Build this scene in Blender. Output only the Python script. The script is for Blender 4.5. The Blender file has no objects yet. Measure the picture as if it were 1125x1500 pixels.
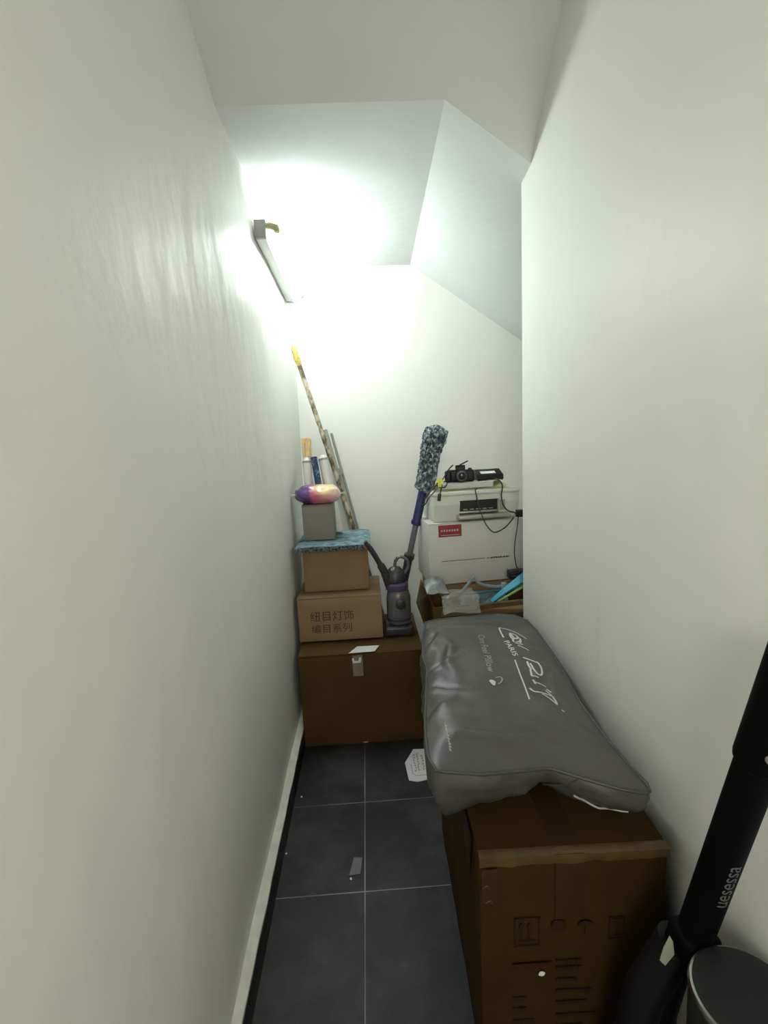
import bpy, bmesh, math, random
from mathutils import Vector, Matrix, noise
random.seed(7)
PI = math.pi
scn = bpy.context.scene
C = scn.collection

# ---------------------------------------------------------------- materials
def new_mat(name):
    m = bpy.data.materials.new(name); m.use_nodes = True
    return m, m.node_tree.nodes, m.node_tree.links, m.node_tree.nodes['Principled BSDF']

def lin(c):
    return tuple((x/12.92 if x <= .04045 else ((x+.055)/1.055)**2.4) for x in c)

def mat(name, col, rough=.6, metal=0., var=.06, scale=8., bump=0., bscale=60., spec=.5, alpha=1., trans=0., coat=0., stretch=None):
    """procedural material: base colour with gentle noise variation and optional bump"""
    m, N, L, b = new_mat(name)
    tc = N.new('ShaderNodeTexCoord')
    src = tc.outputs['Object']
    if stretch:
        mp = N.new('ShaderNodeMapping'); mp.inputs['Scale'].default_value = stretch
        L.new(src, mp.inputs['Vector']); src = mp.outputs['Vector']
    nz = N.new('ShaderNodeTexNoise'); nz.inputs['Scale'].default_value = scale; nz.inputs['Detail'].default_value = 5
    L.new(src, nz.inputs['Vector'])
    cr = N.new('ShaderNodeValToRGB')
    c = col
    cr.color_ramp.elements[0].position = .3; cr.color_ramp.elements[1].position = .7
    cr.color_ramp.elements[0].color = tuple(max(0, x*(1-var)) for x in c)+(1,)
    cr.color_ramp.elements[1].color = tuple(min(1, x*(1+var)) for x in c)+(1,)
    L.new(nz.outputs['Fac'], cr.inputs['Fac']); L.new(cr.outputs['Color'], b.inputs['Base Color'])
    b.inputs['Roughness'].default_value = rough; b.inputs['Metallic'].default_value = metal
    b.inputs['Specular IOR Level'].default_value = spec
    b.inputs['Alpha'].default_value = alpha
    b.inputs['Transmission Weight'].default_value = trans
    b.inputs['Coat Weight'].default_value = coat
    if bump:
        n2 = N.new('ShaderNodeTexNoise'); n2.inputs['Scale'].default_value = bscale; n2.inputs['Detail'].default_value = 6
        L.new(src, n2.inputs['Vector'])
        bp = N.new('ShaderNodeBump'); bp.inputs['Strength'].default_value = bump; bp.inputs['Distance'].default_value = .01
        L.new(n2.outputs['Fac'], bp.inputs['Height']); L.new(bp.outputs['Normal'], b.inputs['Normal'])
    return m

def wall_mat(name, col, spots=(), rough=.45):
    m, N, L, b = new_mat(name)
    tc = N.new('ShaderNodeTexCoord')
    nz = N.new('ShaderNodeTexNoise'); nz.inputs['Scale'].default_value = 1.6; nz.inputs['Detail'].default_value = 4
    L.new(tc.outputs['Object'], nz.inputs['Vector'])
    cr = N.new('ShaderNodeValToRGB')
    cr.color_ramp.elements[0].position = .3; cr.color_ramp.elements[1].position = .7
    cr.color_ramp.elements[0].color = tuple(x*.97 for x in col)+(1,)
    cr.color_ramp.elements[1].color = tuple(col)+(1,)
    L.new(nz.outputs['Fac'], cr.inputs['Fac'])
    out = cr.outputs['Color']
    for (p, rad, k) in spots:                       # small dark scuffs at fixed places on the wall
        vs = N.new('ShaderNodeVectorMath'); vs.operation = 'SUBTRACT'; vs.inputs[1].default_value = p
        n3 = N.new('ShaderNodeTexNoise'); n3.inputs['Scale'].default_value = 60
        L.new(tc.outputs['Object'], n3.inputs['Vector'])
        L.new(tc.outputs['Object'], vs.inputs[0])
        ln = N.new('ShaderNodeVectorMath'); ln.operation = 'LENGTH'
        sc = N.new('ShaderNodeVectorMath'); sc.operation = 'MULTIPLY'; sc.inputs[1].default_value = (1, 1, 2.2)
        L.new(vs.outputs[0], sc.inputs[0]); L.new(sc.outputs[0], ln.inputs[0])
        a = N.new('ShaderNodeMath'); a.operation = 'MULTIPLY_ADD'; a.inputs[1].default_value = rad*1.5
        L.new(n3.outputs['Fac'], a.inputs[0]); L.new(ln.outputs['Value'], a.inputs[2])
        mr = N.new('ShaderNodeMapRange'); mr.inputs['From Min'].default_value = rad*1.35; mr.inputs['From Max'].default_value = rad*.9
        L.new(a.outputs[0], mr.inputs['Value'])
        mu = N.new('ShaderNodeMath'); mu.operation = 'MULTIPLY'; mu.inputs[1].default_value = k
        L.new(mr.outputs[0], mu.inputs[0])
        mx = N.new('ShaderNodeMix'); mx.data_type = 'RGBA'; mx.inputs['B'].default_value = (.14, .13, .11, 1)
        L.new(mu.outputs[0], mx.inputs['Factor']); L.new(out, mx.inputs['A']); out = mx.outputs['Result']
    L.new(out, b.inputs['Base Color'])
    b.inputs['Roughness'].default_value = rough; b.inputs['Specular IOR Level'].default_value = .5 if rough < .6 else .2
    n2 = N.new('ShaderNodeTexNoise'); n2.inputs['Scale'].default_value = 5; n2.inputs['Detail'].default_value = 3
    mp = N.new('ShaderNodeMapping'); mp.inputs['Scale'].default_value = (1, 1, .5)
    L.new(tc.outputs['Object'], mp.inputs['Vector']); L.new(mp.outputs['Vector'], n2.inputs['Vector'])
    bp = N.new('ShaderNodeBump'); bp.inputs['Strength'].default_value = .45; bp.inputs['Distance'].default_value = .02
    L.new(n2.outputs['Fac'], bp.inputs['Height'])
    n4 = N.new('ShaderNodeTexNoise'); n4.inputs['Scale'].default_value = 70; n4.inputs['Detail'].default_value = 5
    L.new(tc.outputs['Object'], n4.inputs['Vector'])
    bp2 = N.new('ShaderNodeBump'); bp2.inputs['Strength'].default_value = .12; bp2.inputs['Distance'].default_value = .004
    L.new(n4.outputs['Fac'], bp2.inputs['Height']); L.new(bp.outputs['Normal'], bp2.inputs['Normal'])
    L.new(bp2.outputs['Normal'], b.inputs['Normal'])
    return m

def floor_mat():
    m, N, L, b = new_mat('black_floor_tile')
    tc = N.new('ShaderNodeTexCoord'); sp = N.new('ShaderNodeSeparateXYZ'); L.new(tc.outputs['Object'], sp.inputs[0])
    def line(axis, off, size, half):
        a = N.new('ShaderNodeMath'); a.operation = 'SUBTRACT'; a.inputs[1].default_value = off; L.new(sp.outputs[axis], a.inputs[0])
        w = N.new('ShaderNodeMath'); w.operation = 'PINGPONG'; w.inputs[1].default_value = size/2; L.new(a.outputs[0], w.inputs[0])
        l = N.new('ShaderNodeMath'); l.operation = 'LESS_THAN'; l.inputs[1].default_value = half; L.new(w.outputs[0], l.inputs[0])
        return l
    lx = line('X', -.082, .4, .0017); ly = line('Y', 1.387, .3976, .0017)
    mxm = N.new('ShaderNodeMath'); mxm.operation = 'MAXIMUM'; L.new(lx.outputs[0], mxm.inputs[0]); L.new(ly.outputs[0], mxm.inputs[1])
    nz = N.new('ShaderNodeTexNoise'); nz.inputs['Scale'].default_value = 3.4; nz.inputs['Detail'].default_value = 7; nz.inputs['Roughness'].default_value = .65
    L.new(tc.outputs['Object'], nz.inputs['Vector'])
    cr = N.new('ShaderNodeValToRGB')
    cr.color_ramp.elements[0].position = .44; cr.color_ramp.elements[0].color = (.0105, .0095, .0085, 1)
    cr.color_ramp.elements[1].position = .64; cr.color_ramp.elements[1].color = (.040, .038, .034, 1)   # dusty footprints
    L.new(nz.outputs['Fac'], cr.inputs['Fac'])
    ng = N.new('ShaderNodeTexNoise'); ng.inputs['Scale'].default_value = 2.5; L.new(tc.outputs['Object'], ng.inputs['Vector'])
    gc = N.new('ShaderNodeValToRGB'); gc.color_ramp.elements[0].position = .35; gc.color_ramp.elements[0].color = (.07, .07, .065, 1)
    gc.color_ramp.elements[1].position = .6; gc.color_ramp.elements[1].color = (.30, .30, .28, 1)
    L.new(ng.outputs['Fac'], gc.inputs['Fac'])
    mx = N.new('ShaderNodeMix'); mx.data_type = 'RGBA'
    L.new(mxm.outputs[0], mx.inputs['Factor']); L.new(cr.outputs['Color'], mx.inputs['A']); L.new(gc.outputs['Color'], mx.inputs['B'])
    L.new(mx.outputs['Result'], b.inputs['Base Color'])
    rr = N.new('ShaderNodeMapRange'); rr.inputs['To Min'].default_value = .42; rr.inputs['To Max'].default_value = .65
    L.new(nz.outputs['Fac'], rr.inputs['Value']); L.new(rr.outputs[0], b.inputs['Roughness']); b.inputs['Specular IOR Level'].default_value = .36
    inv = N.new('ShaderNodeMath'); inv.operation = 'SUBTRACT'; inv.inputs[0].default_value = 1; L.new(mxm.outputs[0], inv.inputs[1])
    bp = N.new('ShaderNodeBump'); bp.inputs['Strength'].default_value = .5; bp.inputs['Distance'].default_value = .002
    L.new(inv.outputs[0], bp.inputs['Height']); L.new(bp.outputs['Normal'], b.inputs['Normal'])
    return m

def mixramp_mat(name, stops, scale=10, rough=.6, bump=0, stretch=None, detail=3, const=False, spec=.5):
    m, N, L, b = new_mat(name)
    tc = N.new('ShaderNodeTexCoord'); mp = N.new('ShaderNodeMapping')
    if stretch: mp.inputs['Scale'].default_value = stretch
    L.new(tc.outputs['Object'], mp.inputs['Vector'])
    nz = N.new('ShaderNodeTexNoise'); nz.inputs['Scale'].default_value = scale; nz.inputs['Detail'].default_value = detail
    L.new(mp.outputs['Vector'], nz.inputs['Vector'])
    cr = N.new('ShaderNodeValToRGB'); e = cr.color_ramp.elements
    if const: cr.color_ramp.interpolation = 'CONSTANT'
    while len(e) < len(stops): e.new(.5)
    for k, (p, c) in enumerate(stops):
        e[k].position = p; e[k].color = tuple(c)+(1,)
    L.new(nz.outputs['Fac'], cr.inputs['Fac']); L.new(cr.outputs['Color'], b.inputs['Base Color'])
    b.inputs['Roughness'].default_value = rough; b.inputs['Specular IOR Level'].default_value = spec
    if bump:
        bp = N.new('ShaderNodeBump'); bp.inputs['Strength'].default_value = bump; bp.inputs['Distance'].default_value = .005
        L.new(nz.outputs['Fac'], bp.inputs['Height']); L.new(bp.outputs['Normal'], b.inputs['Normal'])
    return m

def sweets_mat():
    """printed plastic bag: violet at one end, pink at the other, a cream patch on top"""
    m, N, L, b = new_mat('printed_sweet_bag')
    tc = N.new('ShaderNodeTexCoord'); sp = N.new('ShaderNodeSeparateXYZ'); L.new(tc.outputs['Object'], sp.inputs[0])
    nz = N.new('ShaderNodeTexNoise'); nz.inputs['Scale'].default_value = 18; nz.inputs['Detail'].default_value = 4
    L.new(tc.outputs['Object'], nz.inputs['Vector'])
    ad = N.new('ShaderNodeMath'); ad.operation = 'MULTIPLY_ADD'; ad.inputs[1].default_value = .05
    L.new(nz.outputs['Fac'], ad.inputs[0]); L.new(sp.outputs['X'], ad.inputs[2])
    mr = N.new('ShaderNodeMapRange'); mr.inputs['From Min'].default_value = -.13; mr.inputs['From Max'].default_value = .15
    L.new(ad.outputs[0], mr.inputs['Value'])
    cr = N.new('ShaderNodeValToRGB'); e = cr.color_ramp.elements
    st = [(0, (.55, .52, .62)), (.08, (.09, .035, .16)), (.42, (.11, .04, .20)), (.47, (.62, .12, .20)), (.75, (.75, .28, .34)), (.9, (.85, .55, .55))]
    while len(e) < len(st): e.new(.5)
    for k, (p, c) in enumerate(st): e[k].position = p; e[k].color = c+(1,)
    L.new(mr.outputs[0], cr.inputs['Fac'])
    vs = N.new('ShaderNodeVectorMath'); vs.operation = 'SUBTRACT'; vs.inputs[1].default_value = (.040, -.045, .085); L.new(tc.outputs['Object'], vs.inputs[0])
    ln = N.new('ShaderNodeVectorMath'); ln.operation = 'LENGTH'; L.new(vs.outputs[0], ln.inputs[0])
    a2 = N.new('ShaderNodeMath'); a2.operation = 'MULTIPLY_ADD'; a2.inputs[1].default_value = .05
    L.new(nz.outputs['Fac'], a2.inputs[0]); L.new(ln.outputs['Value'], a2.inputs[2])
    m2 = N.new('ShaderNodeMapRange'); m2.inputs['From Min'].default_value = .092; m2.inputs['From Max'].default_value = .07
    L.new(a2.outputs[0], m2.inputs['Value'])
    mx = N.new('ShaderNodeMix'); mx.data_type = 'RGBA'; mx.inputs['B'].default_value = (.72, .58, .30, 1)
    L.new(m2.outputs[0], mx.inputs['Factor']); L.new(cr.outputs['Color'], mx.inputs['A'])
    L.new(mx.outputs['Result'], b.inputs['Base Color'])
    b.inputs['Roughness'].default_value = .25; b.inputs['Coat Weight'].default_value = .4
    bp = N.new('ShaderNodeBump'); bp.inputs['Strength'].default_value = .5; bp.inputs['Distance'].default_value = .01
    L.new(nz.outputs['Fac'], bp.inputs['Height']); L.new(bp.outputs['Normal'], b.inputs['Normal'])
    return m

M = {}
WALL = (.89, .89, .84)
M['wall_left'] = wall_mat('wall_paint_left', WALL, [((0, .61, 1.414), .012, .8), ((0, .655, 1.425), .008, .7), ((0, .71, 1.518), .006, .6), ((0, .62, 1.57), .006, .5), ((0, .98, 1.43), .006, .5)])
M['wall'] = wall_mat('wall_paint', WALL)
M['ceil'] = wall_mat('ceiling_paint', (.74, .76, .75), rough=.75)
M['floor'] = floor_mat()
M['skirt'] = mat('black_skirting_tile', (.012, .012, .012), .35, var=.2)
M['lip'] = mat('painted_skirting_top', (.62, .61, .54), .6, var=.12, scale=20)
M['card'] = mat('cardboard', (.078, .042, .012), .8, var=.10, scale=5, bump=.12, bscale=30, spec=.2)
M['card2'] = mat('cardboard_pale', (.28, .19, .11), .8, var=.08, scale=6, bump=.1, bscale=30, spec=.2)
M['card3'] = mat('cardboard_brown', (.25, .165, .09), .8, var=.08, scale=6, bump=.1, bscale=30, spec=.2)
M['cardtan'] = mat('cardboard_tan', (.36, .25, .12), .75, var=.08, scale=6, bump=.1, bscale=30, spec=.2)
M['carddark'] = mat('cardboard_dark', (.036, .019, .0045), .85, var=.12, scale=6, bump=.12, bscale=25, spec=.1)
M['cardin'] = mat('cardboard_inside', (.20, .145, .08), .85, var=.1, spec=.2)
M['tapebrown'] = mat('brown_packing_tape', (.035, .016, .004), .4, var=.08, scale=15)
M['tapeclear'] = mat('clear_packing_tape', (.45, .38, .26), .22, var=.12, scale=30, alpha=.4)
M['tapecream'] = mat('glossy_clear_tape', (.078, .046, .017), .3, var=.3, scale=22, bump=.3)
M['ink'] = mat('print_ink', (.022, .011, .004), .8, spec=.2)
M['inkred'] = mat('print_ink_red', (.028, .008, .003), .8, spec=.2)
M['inkgrey'] = mat('print_ink_grey', (.075, .055, .04), .8, spec=.2)
M['paper'] = mat('white_paper', (.72, .74, .72), .7, var=.04)
M['papertext'] = mat('handwriting_ink', (.07, .075, .08), .8)
M['greybox'] = mat('grey_card', (.22, .205, .18), .7, var=.05)
M['fabric'] = mat('charcoal_nylon', (.070, .067, .062), .42, var=.12, scale=5, bump=.5, bscale=13, spec=.5)
M['seam'] = mat('charcoal_piping', (.05, .05, .048), .5)
M['seamlight'] = mat('light_zip', (.42, .42, .40), .4)
M['printwhite'] = mat('white_print', (.62, .64, .60), .6)
M['printgrey'] = mat('pale_grey_print', (.38, .39, .36), .6)
M['white_gloss'] = mat('white_carton', (.56, .55, .53), .45, var=.02)
M['redlabel'] = mat('dark_red_label', (.26, .018, .028), .45, var=.05)
M['printer'] = mat('white_plastic', (.66, .67, .60), .4, var=.03)
M['printerdark'] = mat('black_plastic_slot', (.012, .012, .013), .35, var=.2)
M['silver'] = mat('silver_plastic', (.42, .41, .36), .3, metal=.5, var=.05)
M['black'] = mat('black_plastic', (.006, .006, .0065), .45, var=.2, spec=.35)
M['blackmatt'] = mat('matt_black_metal', (.002, .0022, .002), .6, var=.2, spec=.06)
M['blackgloss'] = mat('black_glass', (.006, .006, .008), .08, var=.1)
M['rubber'] = mat('cable_rubber', (.012, .012, .012), .5, var=.1)
M['yellow'] = mat('yellow_tag', (.80, .74, .12), .6, var=.1)
M['yellowpaper'] = mat('yellowed_sheet', (.66, .66, .36), .6, var=.08, scale=14)
M['bluehandle'] = mat('navy_plastic', (.020, .024, .12), .35, var=.1)
M['steel'] = mat('grey_metal_tube', (.24, .25, .25), .35, metal=.6, var=.06)
M['darksleeve'] = mat('dark_violet_sleeve', (.045, .038, .065), .4, var=.1)
M['purple'] = mat('purple_plastic', (.09, .055, .17), .3, var=.1)
M['vac'] = mat('dark_grey_plastic', (.035, .036, .036), .35, var=.15)
M['vacgrey'] = mat('smoke_grey_plastic', (.12, .12, .115), .25, var=.15, scale=16)
M['chenille'] = mixramp_mat('chenille_yarn', [(.38, (.06, .09, .11)), (.52, (.19, .24, .27)), (.64, (.55, .60, .62))], 55, .9, .3, spec=.2)
M['chcore'] = mat('chenille_core', (.05, .07, .08), .9)
M['pad'] = mixramp_mat('blue_grey_microfibre', [(.35, (.10, .14, .16)), (.6, (.20, .29, .33)), (.75, (.28, .40, .45))], 28, .9, .6, spec=.2)
M['padedge'] = mixramp_mat('blue_grey_loops', [(.4, (.05, .065, .07)), (.6, (.22, .27, .29))], 90, .95, .8, spec=.1)
M['bamboo'] = mixramp_mat('mottled_pole', [(.40, (.12, .09, .055)), (.5, (.30, .25, .17)), (.60, (.62, .55, .42))], 26, .6, stretch=(1, 1, .7))
M['polecap'] = mat('yellow_brown_cap', (.48, .36, .10), .4, var=.3, scale=60)
M['pvc'] = mat('pale_grey_tube', (.36, .37, .33), .5, var=.05)
M['rollwhite'] = mat('white_roll', (.68, .68, .63), .7, var=.03)
M['rollblue'] = mixramp_mat('blue_patterned_wrap', [(.44, (.015, .04, .10)), (.52, (.04, .12, .22)), (.62, (.30, .36, .42))], 70, .4, const=True)
M['peach'] = mat('peach_bristle', (.85, .62, .34), .9, var=.15, scale=30, bump=.5)
M['sweets'] = sweets_mat()
M['crimp'] = mat('pale_crimped_plastic', (.66, .64, .50), .35, var=.15, scale=40)
M['cloth'] = mat('grey_blue_cloth', (.20, .26, .28), .85, var=.2, scale=14, bump=.4, bscale=20)
M['teal'] = mat('teal_plastic', (.015, .10, .11), .4, var=.2)
M['sky'] = mat('bright_blue_strip', (.02, .38, .58), .4, var=.15, scale=8)
M['lime'] = mat('lime_edge', (.22, .42, .10), .5, var=.1)
M['plasticbag'] = mat('thin_clear_plastic', (.60, .58, .54), .2, var=.15, scale=20, alpha=.38)
M['crimpgrey'] = mat('pale_grey_plastic', (.36, .39, .38), .3, var=.2, scale=20)
M['galv'] = mat('grey_end_cap', (.30, .30, .29), .5, var=.08)
M['lampbody'] = mat('white_enamel', (.80, .84, .80), .35, var=.02)
M['holder'] = mat('yellowed_lamp_holder', (.36, .34, .16), .45, var=.08)
M['bin'] = mat('graphite_bin', (.012, .013, .011), .5, spec=.3, var=.12, stretch=(1, 14, 1), scale=10)
M['chrome'] = mat('steel_rim', (.32, .32, .30), .28, metal=1., var=.1)
M['polewriting'] = mat('dull_grey_print', (.10, .10, .094), .7)
M['greentag'] = mat('pale_green_tag', (.28, .33, .26), .5)
M['marker'] = mat('yellow_marker_dot', (.4, .36, .2), .6)
M['ghost'] = mat('lens_ring', (.05, .05, .055), .3, metal=.4)

def tube_emit():
    m = bpy.data.materials.new('fluorescent_tube'); m.use_nodes = True
    N = m.node_tree.nodes; L = m.node_tree.links
    b = N['Principled BSDF']; b.inputs['Base Color'].default_value = (.9, 1, .95, 1)
    b.inputs['Emission Color'].default_value = (.87, .98, .95, 1)
    b.inputs['Emission Strength'].default_value = 120
    return m
M['tube'] = tube_emit()

# ---------------------------------------------------------------- mesh helpers
def link_mesh(name, bm, m, parent=None, loc=(0, 0, 0), rot=(0, 0, 0), smooth=True, ang=35):
    bmesh.ops.recalc_face_normals(bm, faces=bm.faces)
    me = bpy.data.meshes.new(name); bm.to_mesh(me); bm.free()
    mats = m if isinstance(m, (list, tuple)) else [m]
    for k in mats: me.materials.append(M[k] if isinstance(k, str) else k)
    if smooth:
        for p in me.polygons: p.use_smooth = True
        try: me.set_sharp_from_angle(angle=math.radians(ang))
        except Exception: pass
    o = bpy.data.objects.new(name, me); C.objects.link(o)
    o.location = loc; o.rotation_euler = rot
    if parent: o.parent = parent
    return o

def thing(name, label, cat, loc=(0, 0, 0), rot=(0, 0, 0), group=None):
    o = bpy.data.objects.new(name, None); C.objects.link(o)
    o.empty_display_size = .05
    o.location = loc; o.rotation_euler = rot; o['label'] = label; o['category'] = cat
    if group: o['group'] = group
    return o

def tag(o, label, cat, group=None):
    o['label'] = label; o['category'] = cat
    if group: o['group'] = group
    return o

def structure(o, kind='structure'):
    o['kind'] = kind; return o

def bx(bm, x0, x1, y0, y1, z0, z1, bev=0., mtx=None, seg=2):
    t = bmesh.new()
    bmesh.ops.create_cube(t, size=1)
    bmesh.ops.transform(t, verts=t.verts, matrix=Matrix.Translation(((x0+x1)/2, (y0+y1)/2, (z0+z1)/2)) @ Matrix.Diagonal((x1-x0, y1-y0, z1-z0, 1)))
    if bev: bmesh.ops.bevel(t, geom=list(t.edges), offset=bev, segments=seg, affect='EDGES', profile=.5)
    if mtx: bmesh.ops.transform(t, verts=t.verts, matrix=mtx)
    merge(bm, t)

def merge(bm, t):
    me = bpy.data.meshes.new('tmp'); t.to_mesh(me); t.free(); bm.from_mesh(me); bpy.data.meshes.remove(me)

def bxo(name, dims, m, parent=None, bev=0., loc=(0, 0, 0), rot=(0, 0, 0)):
    bm = bmesh.new(); bx(bm, *dims, bev=bev); return link_mesh(name, bm, m, parent, loc, rot)

def sweep(bm, pts, rad, n=10, cap=True, sx=1.):
    """tube along a polyline; rad is one radius or one per point"""
    pts = [Vector(p) for p in pts]
    if not isinstance(rad, (list, tuple)): rad = [rad]*len(pts)
    rings = []; up = None
    for i, p in enumerate(pts):
        d = (pts[min(i+1, len(pts)-1)]-pts[max(i-1, 0)])
        if d.length < 1e-9: d = Vector((0, 0, 1))
        d.normalize()
        if up is None:
            up = Vector((0, 0, 1)) if abs(d.z) < .9 else Vector((0, 1, 0))
        a = d.cross(up)
        if a.length < 1e-6: a = d.orthogonal()
        a.normalize(); b = a.cross(d).normalized(); up = b
        rings.append([bm.verts.new(p+(a*math.cos(2*PI*k/n)*sx+b*math.sin(2*PI*k/n))*rad[i]) for k in range(n)])
    for i in range(len(rings)-1):
        for k in range(n):
            bm.faces.new((rings[i][k], rings[i][(k+1) % n], rings[i+1][(k+1) % n], rings[i+1][k]))
    if cap:
        bm.faces.new(rings[0]); bm.faces.new(list(reversed(rings[-1])))

def lathe(bm, prof, n=48, sx=1., sy=1., center=(0, 0, 0)):
    rings = []
    for r, z in prof:
        rings.append([bm.verts.new((center[0]+r*sx*math.cos(2*PI*k/n), center[1]+r*sy*math.sin(2*PI*k/n), center[2]+z)) for k in range(n)])
    for i in range(len(rings)-1):
        for k in range(n):
            bm.faces.new((rings[i][k], rings[i][(k+1) % n], rings[i+1][(k+1) % n], rings[i+1][k]))
    bm.faces.new(list(reversed(rings[0]))); bm.faces.new(rings[-1])

def catmull(pts, k=6):
    pts = [Vector(p) for p in pts]; P = [pts[0]]+pts+[pts[-1]]; out = []
    for i in range(1, len(P)-2):
        for j in range(k):
            t = j/k; a, b, c, d = P[i-1], P[i], P[i+1], P[i+2]
            out.append(.5*((2*b)+(-a+c)*t+(2*a-5*b+4*c-d)*t*t+(-a+3*b-3*c+d)*t**3))
    out.append(pts[-1]); return out

def ribbon(bm, pts, w, f):
    """flat stroke of width w along 2-D points, mapped onto a surface by f(u, v)"""
    P = [Vector((p[0], p[1])) for p in pts]
    prev = None
    for i, p in enumerate(P):
        d = P[min(i+1, len(P)-1)]-P[max(i-1, 0)]
        if d.length < 1e-9: continue
        d.normalize(); q = Vector((-d.y, d.x))*w/2
        a, b = bm.verts.new(f(*(p+q))), bm.verts.new(f(*(p-q)))
        if prev: bm.faces.new((prev[0], prev[1], b, a))
        prev = (a, b)

def text_bm(body, size, f, align='LEFT', shear=0., bold=0.):
    """writing as a mesh, its flat points mapped by f(tx, ty)"""
    cu = bpy.data.curves.new('t', 'FONT'); cu.body = body; cu.size = size; cu.align_x = align; cu.shear = shear; cu.offset = bold
    cu.resolution_u = 3
    ob = bpy.data.objects.new('t', cu); C.objects.link(ob)
    dg = bpy.context.evaluated_depsgraph_get()
    me = bpy.data.meshes.new_from_object(ob.evaluated_get(dg))
    bm = bmesh.new(); bm.from_mesh(me)
    bpy.data.objects.remove(ob); bpy.data.curves.remove(cu); bpy.data.meshes.remove(me)
    for v in bm.verts: v.co = f(v.co.x, v.co.y)
    return bm

def poly_slab(bm, pts2, z, th=.001, f=None):
    """thin slab from a 2-D outline"""
    f = f or (lambda x, y, zz: Vector((x, y, zz)))
    lo = [bm.verts.new(f(x, y, z)) for x, y in pts2]; hi = [bm.verts.new(f(x, y, z+th)) for x, y in pts2]
    n = len(pts2)
    bm.faces.new(list(reversed(lo))); bm.faces.new(hi)
    for k in range(n): bm.faces.new((lo[k], lo[(k+1) % n], hi[(k+1) % n], hi[k]))

def quad_mesh(name, quads, m, smooth=False):
    bm = bmesh.new()
    for q in quads: bm.faces.new([bm.verts.new(p) for p in q])
    bmesh.ops.remove_doubles(bm, verts=bm.verts, dist=1e-5)
    return link_mesh(name, bm, m, smooth=smooth)

# ---------------------------------------------------------------- the setting
XL, XR, YB, YE, YF = -.40, .65, 3.10, 1.975, -1.0    # left wall, right wall, back wall, end of the right wall, open front
ZR = 2.535                                            # flat ceiling at the back
S = structure
S(bxo('floor', (-.6, 2.2, YF-.1, YB+.1, -.12, 0), 'floor'))
def wavy_wall(name, x, y0, y1, z1, thick, side, m, f=lambda y, z: 0):
    """plastered wall with its own slight unevenness"""
    bm = bmesh.new(); ny, nz = 70, 50
    g = []
    for i in range(ny+1):
        row = []
        for j in range(nz+1):
            y = y0+(y1-y0)*i/ny; z = z1*j/nz
            row.append(bm.verts.new((x+f(y, z), y, z)))
        g.append(row)
    for i in range(ny):
        for j in range(nz): bm.faces.new((g[i][j], g[i+1][j], g[i+1][j+1], g[i][j+1]))
    r = bmesh.ops.extrude_face_region(bm, geom=list(bm.faces))
    for v in [e for e in r['geom'] if isinstance(e, bmesh.types.BMVert)]: v.co.x = x+side*thick
    return S(link_mesh(name, bm, m))
wavy_wall('wall_left', XL, YF, YB, 3.1, .12, -1, 'wall_left', lambda y, z: .010*(noise.noise(Vector((0, y*1.7, z*1.3)))-.3) - .004)
# right wall: a slab with a softly rounded end at the recess
bm = bmesh.new(); bx(bm, XR, XR+.12, YF, YE, 0, 3.1, bev=.006, seg=3); S(link_mesh('wall_right', bm, 'wall'))
S(bxo('wall_back', (-.52, 2.1, YB, YB+.12, 0, 3.1), 'wall'))
S(bxo('wall_recess', (1.7, 1.82, YE-.1, YB, 0, 3.1), 'wall'))
S(bxo('wall_recess_front', (XR+.12, 1.7, YE-.12, YE, 0, 3.1), 'wall'))
# doorway behind the photographer: header and a jamb each side of the opening
bm = bmesh.new()
bx(bm, -.40, -.36, YF, YF+.1, 0, 3.1); bx(bm, .61, .65, YF, YF+.1, 0, 3.1); bx(bm, -.36, .61, YF, YF+.1, 2.35, 3.1)
S(link_mesh('wall_front', bm, 'wall'))
# stair soffit: horizontal ceiling, steep soffit towards the door, twisted slope over the recess
P2 = Vector((.31, 1.674, ZR)); P5 = Vector((.335, YB, ZR-.01))
F2 = Vector((1.75, 2.47, 2.13)); B2 = Vector((1.75, YB, 1.55))
sl = .52
bm = bmesh.new()
nu, nv = 16, 24
g = [[(P2.lerp(F2, v/nv)).lerp(P5.lerp(B2, v/nv), u/nu) for v in range(nv+1)] for u in range(nu+1)]
gv = [[bm.verts.new(p) for p in r] for r in g]
for u in range(nu):
    for v in range(nv): bm.faces.new((gv[u][v], gv[u+1][v], gv[u+1][v+1], gv[u][v+1]))
r = bmesh.ops.extrude_face_region(bm, geom=list(bm.faces))
for v in [e for e in r['geom'] if isinstance(e, bmesh.types.BMVert)]: v.co.z += .12
S(link_mesh('ceiling_slope', bm, 'ceil'))
def slab(name, pts, m, up=.12):
    bm = bmesh.new(); lo = [bm.verts.new(p) for p in pts]; hi = [bm.verts.new((p[0], p[1], p[2]+up)) for p in pts]
    n = len(pts); bm.faces.new(lo); bm.faces.new(list(reversed(hi)))
    for k in range(n): bm.faces.new((lo[k], hi[k], hi[(k+1) % n], lo[(k+1) % n]))
    return S(link_mesh(name, bm, m, smooth=False))
slab('ceiling', [(XL-.05, P2.y, ZR), (P2.x, P2.y, ZR), (P5.x, YB+.02, ZR-.01), (XL-.05, YB+.02, ZR)], 'ceil')
k7 = (.77-P2.x)/(F2.x-P2.x); E7 = P2.lerp(F2, k7)
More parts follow.
